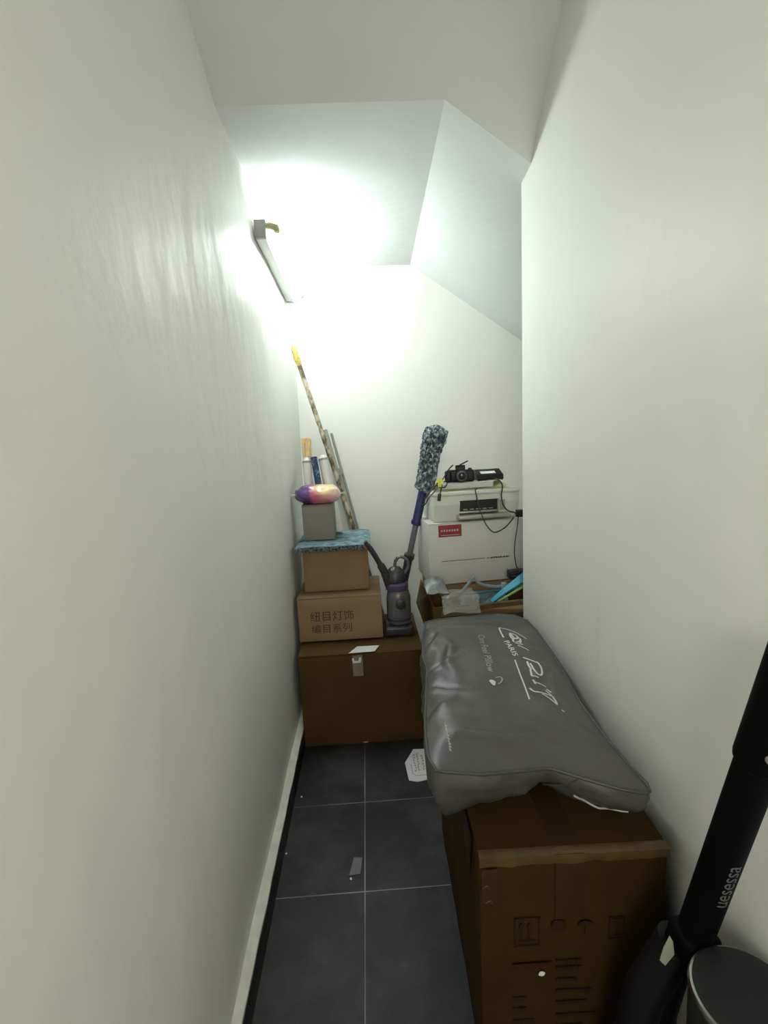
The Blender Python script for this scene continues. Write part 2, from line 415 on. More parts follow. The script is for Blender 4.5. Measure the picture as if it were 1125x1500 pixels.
# steep soffit rising to the door, steeper on the right like the underside of winding steps
UL, UR = Vector((XL-.05, 1.15, 2.775)), Vector((.77, 1.40, 3.0))
low = [Vector((XL-.05, P2.y, ZR)).lerp(P2, i/12) for i in range(13)]+[P2.lerp(E7, (i+1)/12) for i in range(12)]
bm = bmesh.new(); gv = []
for p in low:
    q = UL.lerp(UR, (p.x-UL.x)/(UR.x-UL.x)); gv.append([bm.verts.new(p.lerp(q, j/12)) for j in range(13)])
for i in range(24):
    for j in range(12): bm.faces.new((gv[i][j], gv[i+1][j], gv[i+1][j+1], gv[i][j+1]))
r = bmesh.ops.extrude_face_region(bm, geom=list(bm.faces))
for v in [e for e in r['geom'] if isinstance(e, bmesh.types.BMVert)]: v.co += Vector((0, -.04, .09))
S(link_mesh('ceiling_soffit', bm, 'ceil', ang=60))
slab('ceiling_front', [(XL-.05, YF, 2.9), (.77, YF, 2.9), tuple(UR), tuple(UL)], 'ceil', .1)
# skirting: black tile with a painted top lip
bm = bmesh.new(); bx(bm, XL, -.379, YF+.1, YB, 0, .092, bev=.0015); sk = S(link_mesh('baseboard_left', bm, 'skirt'))
bm = bmesh.new(); n = 90
top = []
for i in range(n+1):
    y = YF+.1+(YB-YF-.1)*i/n; w = .003*noise.noise(Vector((y*9, 0, 0)))
    top.append([bm.verts.new((XL-.012, y, .0925)), bm.verts.new((-.3785+w, y, .0925)), bm.verts.new((-.3790+w, y, .102)), bm.verts.new((XL-.012, y, .112))])
for i in range(n):
    for k in range(4): bm.faces.new((top[i][k], top[i][(k+1) % 4], top[i+1][(k+1) % 4], top[i+1][k]))
S(link_mesh('trim_1', bm, 'lip'))
bm = bmesh.new(); bx(bm, .629, XR, YF+.1, YE, 0, .092, bev=.0015); S(link_mesh('baseboard_right', bm, 'skirt'))

# ---------------------------------------------------------------- fluorescent lamp on the left wall
lt = thing('fluorescent_batten', 'white fluorescent batten lamp lit on left wall below the ceiling', 'lamp', (XL-.005, 2.53, 2.345), (math.radians(-3.2), 0, 0))
h = .39
bm = bmesh.new(); bx(bm, 0, .045, -h+.012, h-.012, -.035, .035, bev=.006); link_mesh('housing', bm, 'lampbody', lt)
for s in (-1, 1):
    bm = bmesh.new(); bx(bm, 0, .048, s*h-.008, s*h+.008, -.037, .037, bev=.003)
    o = link_mesh('end_cap', bm, 'galv', lt)
    bm = bmesh.new()
    sweep(bm, [(.044, s*(h-.004), .012), (.065, s*(h-.004), .014), (.088, s*(h-.004), .004), (.092, s*(h-.004), -.012)], [.013, .014, .016, .012], 12)
    link_mesh('lamp_holder', bm, 'holder', lt)
bm = bmesh.new(); sweep(bm, [(.082, -h+.012, -.002), (.082, h-.012, -.002)], .013, 20); link_mesh('tube', bm, 'tube', lt)
bm = bmesh.new(); bx(bm, .045, .0475, -.255, -.237, -.028, -.010); link_mesh('marking', bm, 'black', lt)

# ---------------------------------------------------------------- boxes
def carton(name, label, cm, W, D, H, loc, rz=0, gap=.004, lift=.006, flap=True, group=None):
    """closed carton standing at loc = its front left corner on the support; two top flaps"""
    t = thing(name, label, 'box', loc, (0, 0, rz), group)
    bm = bmesh.new(); ft = .004
    z1 = H-(ft if flap else 0)
    bx(bm, 0, W, 0, D, 0, z1, bev=.004, seg=2)
    bmesh.ops.subdivide_edges(bm, edges=[e for e in bm.edges if e.calc_length() > .08], cuts=6, use_grid_fill=True)
    for v in bm.verts:                               # slight bulge and softness of used cardboard
        q = v.co; n_ = noise.noise(q*6+Vector(loc)*3)*.003
        if q.y < .003 or q.y > D-.003: v.co.y += n_ - (0 if q.y > .01 else 0)
    link_mesh('body', bm, cm, t, ang=40)
    if flap:
        for s in (0, 1):
            bm = bmesh.new()
            y0, y1 = (0, D/2-gap/2) if s == 0 else (D/2+gap/2, D)
            nx = 14; a = []
            for i in range(nx+1):
                x = W*i/nx
                up = lift*max(0, noise.noise(Vector((x*7, s*5, loc[0]*9)))+.25)
                row = []
                for (yy, zz) in ((y0, 0), (y1, 0), (y1, ft), (y0, ft)):
                    e = up if (s == 0 and yy == y0) else (up*.6 if yy in (y0, y1) and abs(yy-D/2) < .05 else up*.2)
                    row.append(bm.verts.new((x, yy, z1+.0008+zz+e)))
                a.append(row)
            for i in range(nx):
                for k in range(4): bm.faces.new((a[i][k], a[i][(k+1) % 4], a[i+1][(k+1) % 4], a[i+1][k]))
            bm.faces.new(a[0]); bm.faces.new(list(reversed(a[-1])))
            link_mesh('flap', bm, cm, t, ang=40)
    return t
def front(y=-.0012):
    return lambda u, v: Vector((u, y, v))

# large box on the floor at the back, left
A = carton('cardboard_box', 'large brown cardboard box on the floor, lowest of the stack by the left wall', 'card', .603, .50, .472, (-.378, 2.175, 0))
bm = bmesh.new(); bx(bm, .26, .31, -.0035, -.0026, .36, .468); link_mesh('packing_tape', bm, 'tapeclear', A)
bm = bmesh.new()
for i in range(1): poly_slab(bm, [(.245, -.012), (.37, -.008), (.395, .055), (.285, .058)], .4835, .0012)
link_mesh('shipping_label', bm, 'paper', A)['label'] = 'white paper label on the box edge'
bm = bmesh.new(); poly_slab(bm, [(.262, .428), (.300, .430), (.304, .455), (.293, .455), (.290, .440), (.270, .440), (.268, .455), (.258, .452)], 0, .0006, lambda x, y, z: Vector((x, -.0045-z, y))); link_mesh('torn_tape', bm, 'paper', A)
bm = bmesh.new(); bx(bm, .285, .315, -.004, -.0030, .004, .012); link_mesh('tape_end', bm, 'tapeclear', A)
# box with Chinese characters
B = carton('cardboard_box', 'pale brown cardboard box printed with Chinese characters, on the large box', 'card2', .425, .34, .228, (-.385, 2.318, .486), lift=.003)
bm = text_bm('纽目灯饰', .056, lambda x, y: Vector((.060+x, -.0035, .112+y))); link_mesh('printed_text', bm, 'inkgrey', B)['label'] = 'grey Chinese characters'
bm = text_bm('编目系列', .050, lambda x, y: Vector((.062+x*1.05, -.0035, .048+y))); link_mesh('printed_text', bm, 'inkgrey', B)['label'] = 'smaller second line of Chinese characters'
# upper box under the mop pad
Cb = carton('cardboard_box', 'plain brown cardboard box under the blue grey mop pad', 'card3', .335, .375, .222, (-.352, 2.40, .7215), lift=.002)
# blue-grey flat mop pad lying on it
bm = bmesh.new()
n1, n2 = 40, 30
pv = []
for i in range(n1+1):
    row = []
    for j in range(n2+1):
        u, v = i/n1, j/n2
        x = -.384+.382*u; y = 2.365+.41*v
        z = .972+.006*noise.noise(Vector((x*14, y*14, 0))) - .010*(abs(2*u-1)**8)-.006*(abs(2*v-1)**8)
        row.append(bm.verts.new((x+.004*noise.noise(Vector((y*40, 3, 0))), y+.006*noise.noise(Vector((x*40, 0, 7))), z)))
    pv.append(row)
for i in range(n1):
    for j in range(n2): bm.faces.new((pv[i][j], pv[i+1][j], pv[i+1][j+1], pv[i][j+1]))
r = bmesh.ops.extrude_face_region(bm, geom=list(bm.faces))
for v in [e for e in r['geom'] if isinstance(e, bmesh.types.BMVert)]: v.co.z = .9455
pt = thing('flat_mop_pad', 'blue grey microfibre mop pad lying on top of the plain box', 'mop pad', (-.19, 2.53, .9475))
o = link_mesh('pad', bm, 'pad', pt, loc=(.19, -2.53, -.9455))
bm = bmesh.new()
for k in range(150):                                  # looped fringe along the front edge
    u = k/149; x = -.388+.39*u; r0 = random.uniform(.005, .009)
    y = 2.362+random.uniform(-.006, .004); z = .952+random.uniform(-.006, .010)
    sweep(bm, [(x, y+.012, z), (x+random.uniform(-.004, .004), y-.004, z+.003), (x+random.uniform(-.004, .004), y, z-r0)], [r0*.5, r0*.62, r0*.4], 6)
link_mesh('fringe', bm, 'padedge', pt, loc=(.19, -2.53, -.9455))
# small grey carton
D = thing('small_carton', 'small grey carton standing on the blue grey mop pad', 'box', (-.347, 2.475, .9795))
bm = bmesh.new(); bx(bm, 0, .162, 0, .15, 0, .182, bev=.003); link_mesh('body', bm, 'greybox', D)
bm = bmesh.new(); bx(bm, -.001, .163, -.001, .151, .1825, .1865, bev=.001); link_mesh('lid', bm, 'greybox', D)
# colourful bag of sweets on the grey carton
sw = thing('sweet_bag', 'shiny violet and pink plastic bag lying on the small grey carton', 'bag', (-.265, 2.545, 1.1675))
bm = bmesh.new()
bmesh.ops.create_uvsphere(bm, u_segments=56, v_segments=32, radius=1)
for v in bm.verts:
    q = v.co.copy(); n_ = 1+.07*noise.noise(q*3.1)+.04*noise.noise(q*8)
    x = q.x*.122*n_; rr_ = max(1e-4, 1-q.x*q.x)**.5; w = max(1e-4, 1-abs(q.x)**3.2)**.5/rr_
    v.co = Vector((x, q.y*.085*n_*w, max(q.z, -.86)*.052*n_*w+.047))
link_mesh('bag_body', bm, 'sweets', sw, ang=180)
for s in (-1, 1):
    bm = bmesh.new(); n = 18; a = []
    for i in range(n+1):
        f = i/n; yy = (f-.5)*.06
        a.append([bm.verts.new((s*(.108+.0), yy*.5, .049+.003*math.sin(f*30))), bm.verts.new((s*(.142+.006*math.sin(f*11)), yy, .046+.006*math.sin(f*26)))])
    for i in range(n): bm.faces.new((a[i][0], a[i][1], a[i+1][1], a[i+1][0]))
    bmesh.ops.solidify(bm, geom=list(bm.faces), thickness=.0015)
    link_mesh('crimped_end', bm, 'crimp', sw)

# rolls and brush standing behind the small carton
def rod(name, label, cat, p0, p1, r, m, n=20, cap=None):
    p0, p1 = Vector(p0), Vector(p1); t = thing(name, label, cat, p0)
    bm = bmesh.new(); sweep(bm, [(0, 0, 0), p1-p0], r, n); link_mesh('roll', bm, m, t)
    return t, p1-p0
def zrest(r, p0, p1):                                  # lift so that the low rim of a tilted cylinder touches
    d = (Vector(p1)-Vector(p0)).normalized(); return r*math.sqrt(max(0, 1-d.z*d.z))
zp = .981
for (nm, lb, ct, x0, x1, top, r, m, y0) in (
        ('paper_roll', 'white paper roll beside the left wall, behind the violet bag', 'roll', -.318, -.332, 1.375, .024, 'rollwhite', 2.662),
        ('wrapped_roll', 'dark blue patterned roll between the two white paper rolls', 'roll', -.240, -.288, 1.395, .018, 'rollblue', 2.640),
        ('paper_roll', 'white paper roll right of the dark blue roll, by the mottled pole', 'roll', -.176, -.236, 1.385, .028, 'rollwhite', 2.655)):
    p0, p1 = (x0, y0, 0), (x1, y0+.055, top-zp)
    zb = zp+zrest(r, p0, p1)
    t, v = rod(nm, lb, ct, (x0, y0, zb), (x1, y0+.055, top), r, m)
    d = v.normalized()
    bm = bmesh.new(); sweep(bm, [v+d*.0005, v+d*.012], [r*1.04, r*1.0], 20); link_mesh('end_cap', bm, 'galv' if m != 'rollblue' else 'bluehandle', t)
    if m == 'rollwhite':
        bm = bmesh.new(); sweep(bm, [v+d*.0125, v+d*.03], [r*.85, r*.5], 20); link_mesh('stub', bm, 'rollwhite', t)
# peach bristled brush
br = thing('brush', 'pale handled brush with peach bristles standing against the left wall', 'brush', (-.337, 2.735, zp-.008))
bm = bmesh.new(); sweep(bm, [(0, 0, .003), (.004, .03, .416)], [.011, .012], 12); link_mesh('handle', bm, 'rollwhite', br)
bm = bmesh.new(); sweep(bm, [(.004, .03, .4165), (.0045, .032, .438)], [.022, .026], 14); link_mesh('ferrule', bm, 'crimp', br)
bm = bmesh.new()
for k in range(90):
    a = random.uniform(0, 2*PI); rr = math.sqrt(random.random())*.024
    sweep(bm, [(.0045+rr*math.cos(a), .032+rr*math.sin(a), .4385), (.004+rr*1.15*math.cos(a), .036+rr*1.15*math.sin(a), .535+random.uniform(-.01, .006))], [.0036, .003], 5)
link_mesh('bristles', bm, 'peach', br)
# long mottled pole
p0, p1 = Vector((.150, 2.905, .016)), Vector((-.378, 2.845, 2.035))
pl = thing('long_pole', 'long mottled brown pole leaning in the far left corner', 'pole', p0)
v = p1-p0
bm = bmesh.new(); pts = [v*(i/60)*.945 for i in range(61)]
sweep(bm, pts, [.0135+.0016*math.sin(i*1.9)*(1 if i % 7 == 0 else .25) for i in range(61)], 12); link_mesh('shaft', bm, 'bamboo', pl)
bm = bmesh.new(); sweep(bm, [v*.9455, v*.96, v*.99, v], [.014, .019, .017, .009], 14); link_mesh('tip', bm, 'polecap', pl)
# pale tubes
p0, p1 = Vector((.085, 2.99, .020)), Vector((-.246, 3.055, 1.56))
t2 = thing('plastic_tube', 'pale grey double tube leaning on the back wall beside the mottled pole', 'tube', p0)
v = p1-p0
bm = bmesh.new(); sweep(bm, [(0, 0, 0), v*.83], .019, 14); link_mesh('lower_tube', bm, 'pvc', t2)
bm = bmesh.new(); sweep(bm, [v*.8305, v], .015, 14); link_mesh('upper_tube', bm, 'pvc', t2)
bm = bmesh.new(); sweep(bm, [Vector((.034, 0, 0))+v*.30, Vector((.034, .0, 0))+v*.985], .008, 10); link_mesh('side_rod', bm, 'galv', t2)
bm = bmesh.new(); sweep(bm, [Vector((.012, 0, 0))+v*.815, Vector((.012, 0, 0))+v*.84], [.030, .030], 14); link_mesh('collar', bm, 'galv', t2)

# ---------------------------------------------------------------- stick vacuum on the large box
vt = thing('stick_vacuum', 'dark grey and purple stick vacuum cleaner standing on the large box', 'vacuum cleaner', (.125, 2.375, .483))
bm = bmesh.new(); bx(bm, -.075, .075, -.05, .06, .0, .05, bev=.014, seg=4); link_mesh('floor_head', bm, 'vac', vt)
bm = bmesh.new(); lathe(bm, [(.035, .051), (.062, .058), (.066, .10), (.066, .19), (.058, .225), (.05, .232)], 36, .95, .8, (.005, .01, 0)); link_mesh('dust_bin', bm, 'vacgrey', vt)
bm = bmesh.new(); lathe(bm, [(.050, .2325), (.062, .237), (.063, .262), (.052, .272)], 36, .95, .8, (.0, .01, 0)); link_mesh('bin_collar', bm, 'purple', vt)
bm = bmesh.new(); lathe(bm, [(.050, .2725), (.056, .29), (.045, .33), (.024, .352), (.01, .357)], 36, 1, .85, (-.005, .01, 0)); link_mesh('motor_housing', bm, 'vac', vt)
bm = bmesh.new(); sweep(bm, catmull([(.038, .01, .31), (.062, .01, .345), (.058, .01, .385), (.025, .01, .405), (.0, .01, .385), (-.008, .01, .345)]), .0085, 10); link_mesh('handle', bm, 'vacgrey', vt)
bm = bmesh.new(); lathe(bm, [(.020, 0), (.026, .003), (.026, .011), (.018, .014)], 28, 1, 1); bmesh.ops.rotate(bm, verts=bm.verts, matrix=Matrix.Rotation(PI/2, 3, 'X')); link_mesh('dial', bm, 'vac', vt, loc=(.012, -.046, .17))
bm = bmesh.new(); sweep(bm, catmull([(-.04, .0, .26), (-.056, -.008, .32), (-.078, -.014, .37), (-.115, -.030, .445), (-.150, -.045, .505)]), [.022]*7+[.020]*6+[.014]*8+[.011]*4, 14); link_mesh('wand', bm, 'vac', vt)
bm = bmesh.new(); lathe(bm, [(.062, .075), (.0655, .078), (.0655, .083), (.062, .086)], 36, 1.0, .85, (.005, .01, 0)); link_mesh('bin_ring', bm, 'vac', vt)

# ---------------------------------------------------------------- chenille duster
m0, m1 = Vector((.118, 2.53, .487)), Vector((.333, 2.36, 1.455))
md = thing('chenille_duster', 'grey chenille duster on a navy and steel handle, left of the printer', 'duster', m0)
v = m1-m0
def on(a): return v*a
bm = bmesh.new(); sweep(bm, [on(0), on(.16), on(.40)], [.020, .020, .022], 16); link_mesh('lower_sleeve', bm, 'darksleeve', md)
bm = bmesh.new(); sweep(bm, [on(.3805), on(.405)], [.028, .028], 16); link_mesh('lock_collar', bm, 'vac', md)
bm = bmesh.new(); sweep(bm, [on(.4055), on(.58)], .0155, 16); link_mesh('steel_tube', bm, 'steel', md)
bm = bmesh.new(); sweep(bm, [on(.575), on(.59), on(.60), on(.79)], [.026, .028, .023, .022], 16); link_mesh('grip', bm, 'bluehandle', md)
# head: bent core covered with yarn loops
cp = catmull([on(.77), on(.85)+Vector((.005, 0, 0)), on(.95)+Vector((-.003, 0, 0)), on(1.035)+Vector((.004, 0, 0)), on(1.055)+Vector((.008, 0, .02))], 8)
K = len(cp)
def hr(f):                                           # head radius along its length
    return .046+.004*math.sin(f*PI*1.2) + (.012 if f > .5 else 0)*min(1, (f-.5)*5) - (0 if f < .88 else (f-.88)*.28) - (0 if f > .06 else 0)
bm = bmesh.new(); sweep(bm, cp, [hr(i/(K-1))*.78 for i in range(K)], 20)
link_mesh('head_core', bm, 'chcore', md)
bm = bmesh.new()
def frame(f):
    x = f*(K-1); i = min(int(x), K-2); p = cp[i].lerp(cp[i+1], x-i); d = (cp[i+1]-cp[i]).normalized()
    a = d.cross(Vector((0, 1, 0))).normalized(); b = a.cross(d).normalized(); return p, d, a, b
for k in range(820):
    f = random.random(); an = random.uniform(0, 2*PI)
    p, d, a, b = frame(f); R_ = hr(f)*random.uniform(.86, 1.0)
    nr = a*math.cos(an)+b*math.sin(an); tg = a*-math.sin(an)+b*math.cos(an)
    dr = d*random.uniform(.8, 1)+tg*random.uniform(-.3, .3); L_ = random.uniform(.008, .016)
    q = p+nr*R_
    sweep(bm, [q-dr*L_-nr*.009, q-dr*L_*.5, q+dr*L_*.5, q+dr*L_-nr*.009], [.0022, .0040, .0040, .0022], 5)
for k in range(110):                                  # rounded top
    an = random.uniform(0, 2*PI); el = random.uniform(.05, 1.5); p, d, a, b = frame(1.)
    nr = (a*math.cos(an)+b*math.sin(an))*math.cos(el)+d*math.sin(el)*.6; q = p+nr*hr(1)*.95
    tg = nr.cross(d); tg = tg.normalized() if tg.length > .01 else a
    sweep(bm, [q-tg*.010-nr*.008, q-tg*.005, q+tg*.005, q+tg*.010-nr*.008], [.0022, .0045, .0045, .0022], 5)
link_mesh('chenille_head', bm, 'chenille', md)

# ---------------------------------------------------------------- brown box behind, white carton, printer
RW = math.radians(5)
F2b = carton('cardboard_box', 'brown cardboard box mostly hidden under the white printer carton', 'card3', .66, .42, .765, (.292, 2.262, 0), rz=0, lift=.001)
wc = thing('printer_carton', 'white carton with a dark red label under the printer', 'box', (.281, 2.235, .772), (0, 0, RW))
bm = bmesh.new(); bx(bm, 0, .56, 0, .29, 0, .300, bev=.003); link_mesh('body', bm, 'white_gloss', wc)
bm = bmesh.new(); bx(bm, -.0005, .5605, -.0005, .143, .3005, .303, bev=.001); link_mesh('flap', bm, 'white_gloss', wc)
bm = bmesh.new(); bx(bm, -.0005, .5605, .146, .2905, .3005, .303, bev=.001); link_mesh('flap', bm, 'white_gloss', wc)
bm = bmesh.new(); bx(bm, .048, .162, -.0012, -.0002, .236, .294); link_mesh('red_label', bm, 'redlabel', wc)['label'] = 'dark red printed label'
bm = bmesh.new(); bx(bm, .058, .152, -.0018, -.0013, .2435, .2465)
for k in range(7): bx(bm, .060+k*.013, .068+k*.013, -.0018, -.0013, .262, .272)
link_mesh('label_print', bm, 'printgrey', wc)
bm = bmesh.new()
x = .06
while x < .40:
    w = random.uniform(.004, .011); hh = .0035 if x < .3 else .0075
    if x < .27 or x > .285: bx(bm, x, min(x+w, .40), -.0012, -.0004, .116-hh/2+x*.0, .116+hh/2)
    x += w+.0022
link_mesh('printed_text', bm, 'inkgrey', wc)
bm = bmesh.new(); x = .06
while x < .39:
    w = random.uniform(.006, .014); bx(bm, x, x+w, -.0012, -.0006, .098, .0995); x += w+.006
link_mesh('fine_print', bm, 'galv', wc)

pr = thing('printer', 'white all-in-one printer with a dark slot on the white carton', 'printer', (.314, 2.255, 1.0755), (0, 0, RW))
PW, PD, PH = .425, .265, .150
bm = bmesh.new()
# body profile with an opening in the front: left block, right block, top beam, base, back
def prism(bm, pts, x0, x1, bev=.003):
    t = bmesh.new(); a = [t.verts.new((x0, y, z)) for y, z in pts]; b = [t.verts.new((x1, y, z)) for y, z in pts]; n = len(pts)
    t.faces.new(list(reversed(a))); t.faces.new(b)
    for k in range(n): t.faces.new((a[k], a[(k+1) % n], b[(k+1) % n], b[k]))
    bmesh.ops.recalc_face_normals(t, faces=t.faces)
    if bev: bmesh.ops.bevel(t, geom=list(t.edges), offset=bev, segments=3, affect='EDGES', profile=.5)
    merge(bm, t)
side = [(.020, 0), (PD, 0), (PD, PH-.022), (.0, PH-.022), (-.004, .085)]
prism(bm, side, .0, .128); prism(bm, side, .325, PW)
prism(bm, [(.0, .100), (PD, .100), (PD, PH-.022), (.0, PH-.022)], .127, .326)
prism(bm, [(.06, .0), (PD, 0), (PD, .100), (.16, .100), (.16, .03), (.06, .02)], .127, .326)
link_mesh('body', bm, 'printer', pr)
bm = bmesh.new(); bx(bm, -.004, PW+.004, -.008, PD, PH-.0215, PH-.006, bev=.005, seg=3); bx(bm, .005, PW-.005, .0, PD-.006, PH-.008, PH, bev=.003)
link_mesh('scanner_lid', bm, 'printer', pr)
bm = bmesh.new(); bx(bm, .1285, .3245, .024, .158, .032, .0995); link_mesh('paper_slot', bm, 'printerdark', pr)
bm = bmesh.new(); bx(bm, .1285, .3245, .010, .022, .036, .046, bev=.002)
for k in range(5): bx(bm, .15+k*.032, .17+k*.032, .012, .0235, .052, .056)
link_mesh('slot_rollers', bm, 'silver', pr)
bm = bmesh.new(); bx(bm, .112, .375, -.030, .018, .010, .031, bev=.006, seg=3); link_mesh('output_tray', bm, 'silver', pr)
bm = bmesh.new(); bx(bm, .3255, .352, -.0065, -.0045, .045, .095); link_mesh('panel', bm, 'galv', pr)

# things on the printer
PT = 1.2258
ps = thing('yellowed_sheet', 'yellowed sheet bent up at the corner on the printer lid', 'paper', (.325, 2.262, PT), (0, 0, RW))
bm = bmesh.new(); n = 26; a = []
for i in range(n+1):
    u = i/n; x = .0+u*.365
    row = []
    for j in range(9):
        w = j/8; y = w*.24; z = .0012+.003*abs(math.sin(u*5))*(1-w) + (.028*max(0, (u-.82)/.18)**1.4*(w*.7+.3))
        row.append(bm.verts.new((x, y-.004*u, z)))
    a.append(row)
for i in range(n):
    for j in range(8): bm.faces.new((a[i][j], a[i+1][j], a[i+1][j+1], a[i][j+1]))
bmesh.ops.solidify(bm, geom=list(bm.faces), thickness=-.0008)
link_mesh('sheet', bm, 'yellowpaper', ps)
st = thing('paper_stack', 'stack of white paper on the printer under the black camera', 'paper', (.345, 2.290, PT+.0062), (0, 0, RW+.03))
bm = bmesh.new()
for k in range(9):
    o_ = random.uniform(-.002, .002); bx(bm, o_, .275+o_, o_, .19+o_, k*.0026, k*.0026+.0023)
link_mesh('sheets', bm, 'paper', st)
bm = bmesh.new(); bx(bm, -.001, .277, -.001, .192, .0237, .0252, bev=.0004); link_mesh('cover', bm, 'paper', st)
CZ = PT+.0062+.0256
# DSLR
cm = thing('camera', 'black camera with a round lens on the paper stack', 'camera', (.470, 2.385, CZ), (0, 0, math.radians(-8)))
bm = bmesh.new(); bx(bm, -.070, .068, -.022, .022, .0, .060, bev=.010, seg=4); link_mesh('body', bm, 'black', cm)
bm = bmesh.new(); bx(bm, -.078, -.045, -.036, .022, .0, .056, bev=.010, seg=4); link_mesh('grip', bm, 'black', cm)
bm = bmesh.new(); prism(bm, [(-.024, .0605), (.020, .0605), (.014, .082), (-.018, .084)], -.024, .024, .004); link_mesh('viewfinder', bm, 'black', cm)
bm = bmesh.new(); bx(bm, -.016, .030, -.030, -.010, 0, .006, bev=.002); link_mesh('flash', bm, 'black', cm, loc=(.012, 0, .088), rot=(0, -.45, 0))
bm = bmesh.new(); lathe(bm, [(.031, 0), (.032, .02), (.030, .022), (.030, .045), (.027, .048)], 40); bmesh.ops.rotate(bm, verts=bm.verts, matrix=Matrix.Rotation(PI/2, 3, 'X')); ln_ = link_mesh('lens', bm, 'black', cm, loc=(.004, -.0225, .0335))
bm = bmesh.new(); lathe(bm, [(.026, 0), (.026, .0025), (.020, .003), (.018, .001)], 40); bmesh.ops.rotate(bm, verts=bm.verts, matrix=Matrix.Rotation(PI/2, 3, 'X')); link_mesh('lens_ring', bm, 'ghost', ln_, loc=(0, -.0485, 0))
bm = bmesh.new(); lathe(bm, [(.016, 0), (.015, .003), (.008, .005), (.001, .0055)], 32); bmesh.ops.rotate(bm, verts=bm.verts, matrix=Matrix.Rotation(PI/2, 3, 'X')); link_mesh('lens_glass', bm, 'blackgloss', ln_, loc=(0, -.0515, 0))
bm = bmesh.new(); lathe(bm, [(.009, 0), (.009, .006), (.007, .007)], 20); link_mesh('dial', bm, 'ghost', cm, loc=(.048, 0, .0605))
# black device with pale label
dv = thing('electronic_device', 'black wedge-shaped device with a pale label, right of the camera', 'device', (.560, 2.392, CZ-.002), (0, 0, RW))
bm = bmesh.new(); prism(bm, [(-.03, .004), (.06, .004), (.06, .052), (.03, .056), (-.03, .030)], -.008, .125, .005); link_mesh('body', bm, 'black', dv, )
bm = bmesh.new(); poly_slab(bm, [(.012, -.018), (.088, -.018), (.088, .004), (.012, .004)], 0, .0008, lambda x, y, z: Vector((x, y, .0310+z+(y+.03)*.433)));link_mesh('label_strip', bm, 'paper', dv)['label'] = 'pale grey label strip'
for q in ((-.002, -.02), (.118, -.02), (-.002, .05), (.118, .05)):
    bm = bmesh.new(); bx(bm, q[0]-.004, q[0]+.004, q[1]-.004, q[1]+.004, 0.0015, .0055); link_mesh('rubber_foot', bm, 'rubber', dv)

# cables
def cable(name, label, pts, r=.0028, extra=None, k=8):
    t = thing(name, label, 'cable', pts[0])
    o = Vector(pts[0]); bm = bmesh.new(); sweep(bm, [p-o for p in catmull(pts, k)], r, 8); link_mesh('cord', bm, 'rubber', t)
    return t
c1 = cable('coiled_cable', 'tangled black cable with a yellow tag, left end of the printer', [(.412, 2.36, CZ+.07), (.424, 2.33, CZ+.088), (.40, 2.31, CZ+.070), (.36, 2.28, CZ+.020), (.325, 2.245, CZ-.018), (.29, 2.235, CZ-.052), (.268, 2.232, CZ-.085), (.262, 2.236, CZ-.080), (.275, 2.232, CZ-.050), (.31, 2.235, CZ-.010), (.35, 2.26, CZ+.012), (.385, 2.28, CZ+.014), (.37, 2.262, CZ-.01), (.335, 2.238, CZ-.005), (.33, 2.236, CZ+.012), (.352, 2.245, CZ+.004), (.342, 2.235, CZ-.04), (.338, 2.2335, CZ-.062)], .0030)
bm = bmesh.new(); bx(bm, -.008, .008, -.004, .004, -.022, .014, bev=.003); o = link_mesh('plug', bm, 'rubber', c1, loc=Vector((.338, 2.232, CZ-.050))-Vector((.412, 2.36, CZ+.07)), rot=(0, .15, 0))
bm = bmesh.new()
for k, (dx, dz, rr) in enumerate(((-.006, 0, .4), (.006, .006, -.5), (0, -.008, .1))): 
    bx(bm, -.010, .010, -.0015, .0015, -.014, .014, bev=.001, mtx=Matrix.Translation((dx, -.003*k, dz)) @ Matrix.Rotation(rr, 4, 'Y') @ Matrix.Rotation(.4*k-.3, 4, 'Z'))
link_mesh('yellow_tag', bm, 'yellow', c1, loc=Vector((.342, 2.24, CZ+.016))-Vector((.412, 2.36, CZ+.07)))['label'] = 'bright yellow tag'
bm = bmesh.new()
c2 = cable('power_cable', 'black cable looping in front of the printer to a hanging plug', [(.525, 2.262, 1.2315), (.515, 2.254, 1.225), (.518, 2.246, 1.20), (.522, 2.240, 1.165), (.527, 2.22, 1.13), (.530, 2.19, 1.11), (.545, 2.175, 1.07), (.575, 2.172, 1.035), (.605, 2.172, 1.038), (.64, 2.17, 1.06), (.672, 2.165, 1.10)], .0030)
c3 = cable('power_cable', 'black cable running down over the right end of the printer lid', [(.628, 2.33, CZ+.012), (.640, 2.285, CZ+.006), (.646, 2.255, CZ-.02), (.632, 2.225, CZ-.06), (.634, 2.205, CZ-.10), (.652, 2.185, CZ-.128), (.69, 2.165, CZ-.137)], .0034)
c4 = cable('adapter_cable', 'thin black cable hanging down in front of the white carton to the adapter', [(.690, 2.155, 1.105), (.684, 2.150, 1.06), (.672, 2.148, .99), (.668, 2.145, .93), (.675, 2.142, .875), (.682, 2.14, .861)], .0025)
ad = thing('power_adapter', 'black power adapter hanging by the wall edge under the white carton', 'adapter', (.69, 2.135, .818), (0, 0, math.radians(3)))
bm = bmesh.new(); bx(bm, -.055, .060, -.028, .028, 0, .038, bev=.006, seg=3); link_mesh('body', bm, 'black', ad)
bm = bmesh.new(); bx(bm, -.05, .056, -.0295, -.0285, .017, .020); link_mesh('seam', bm, 'vacgrey', ad)
pg = thing('plug_block', 'small black plug block hanging at the right wall edge', 'plug', (.694, 2.155, 1.108))
bm = bmesh.new(); bx(bm, -.014, .022, -.014, .014, -.005, .028, bev=.004, seg=3); link_mesh('body', bm, 'black', pg)
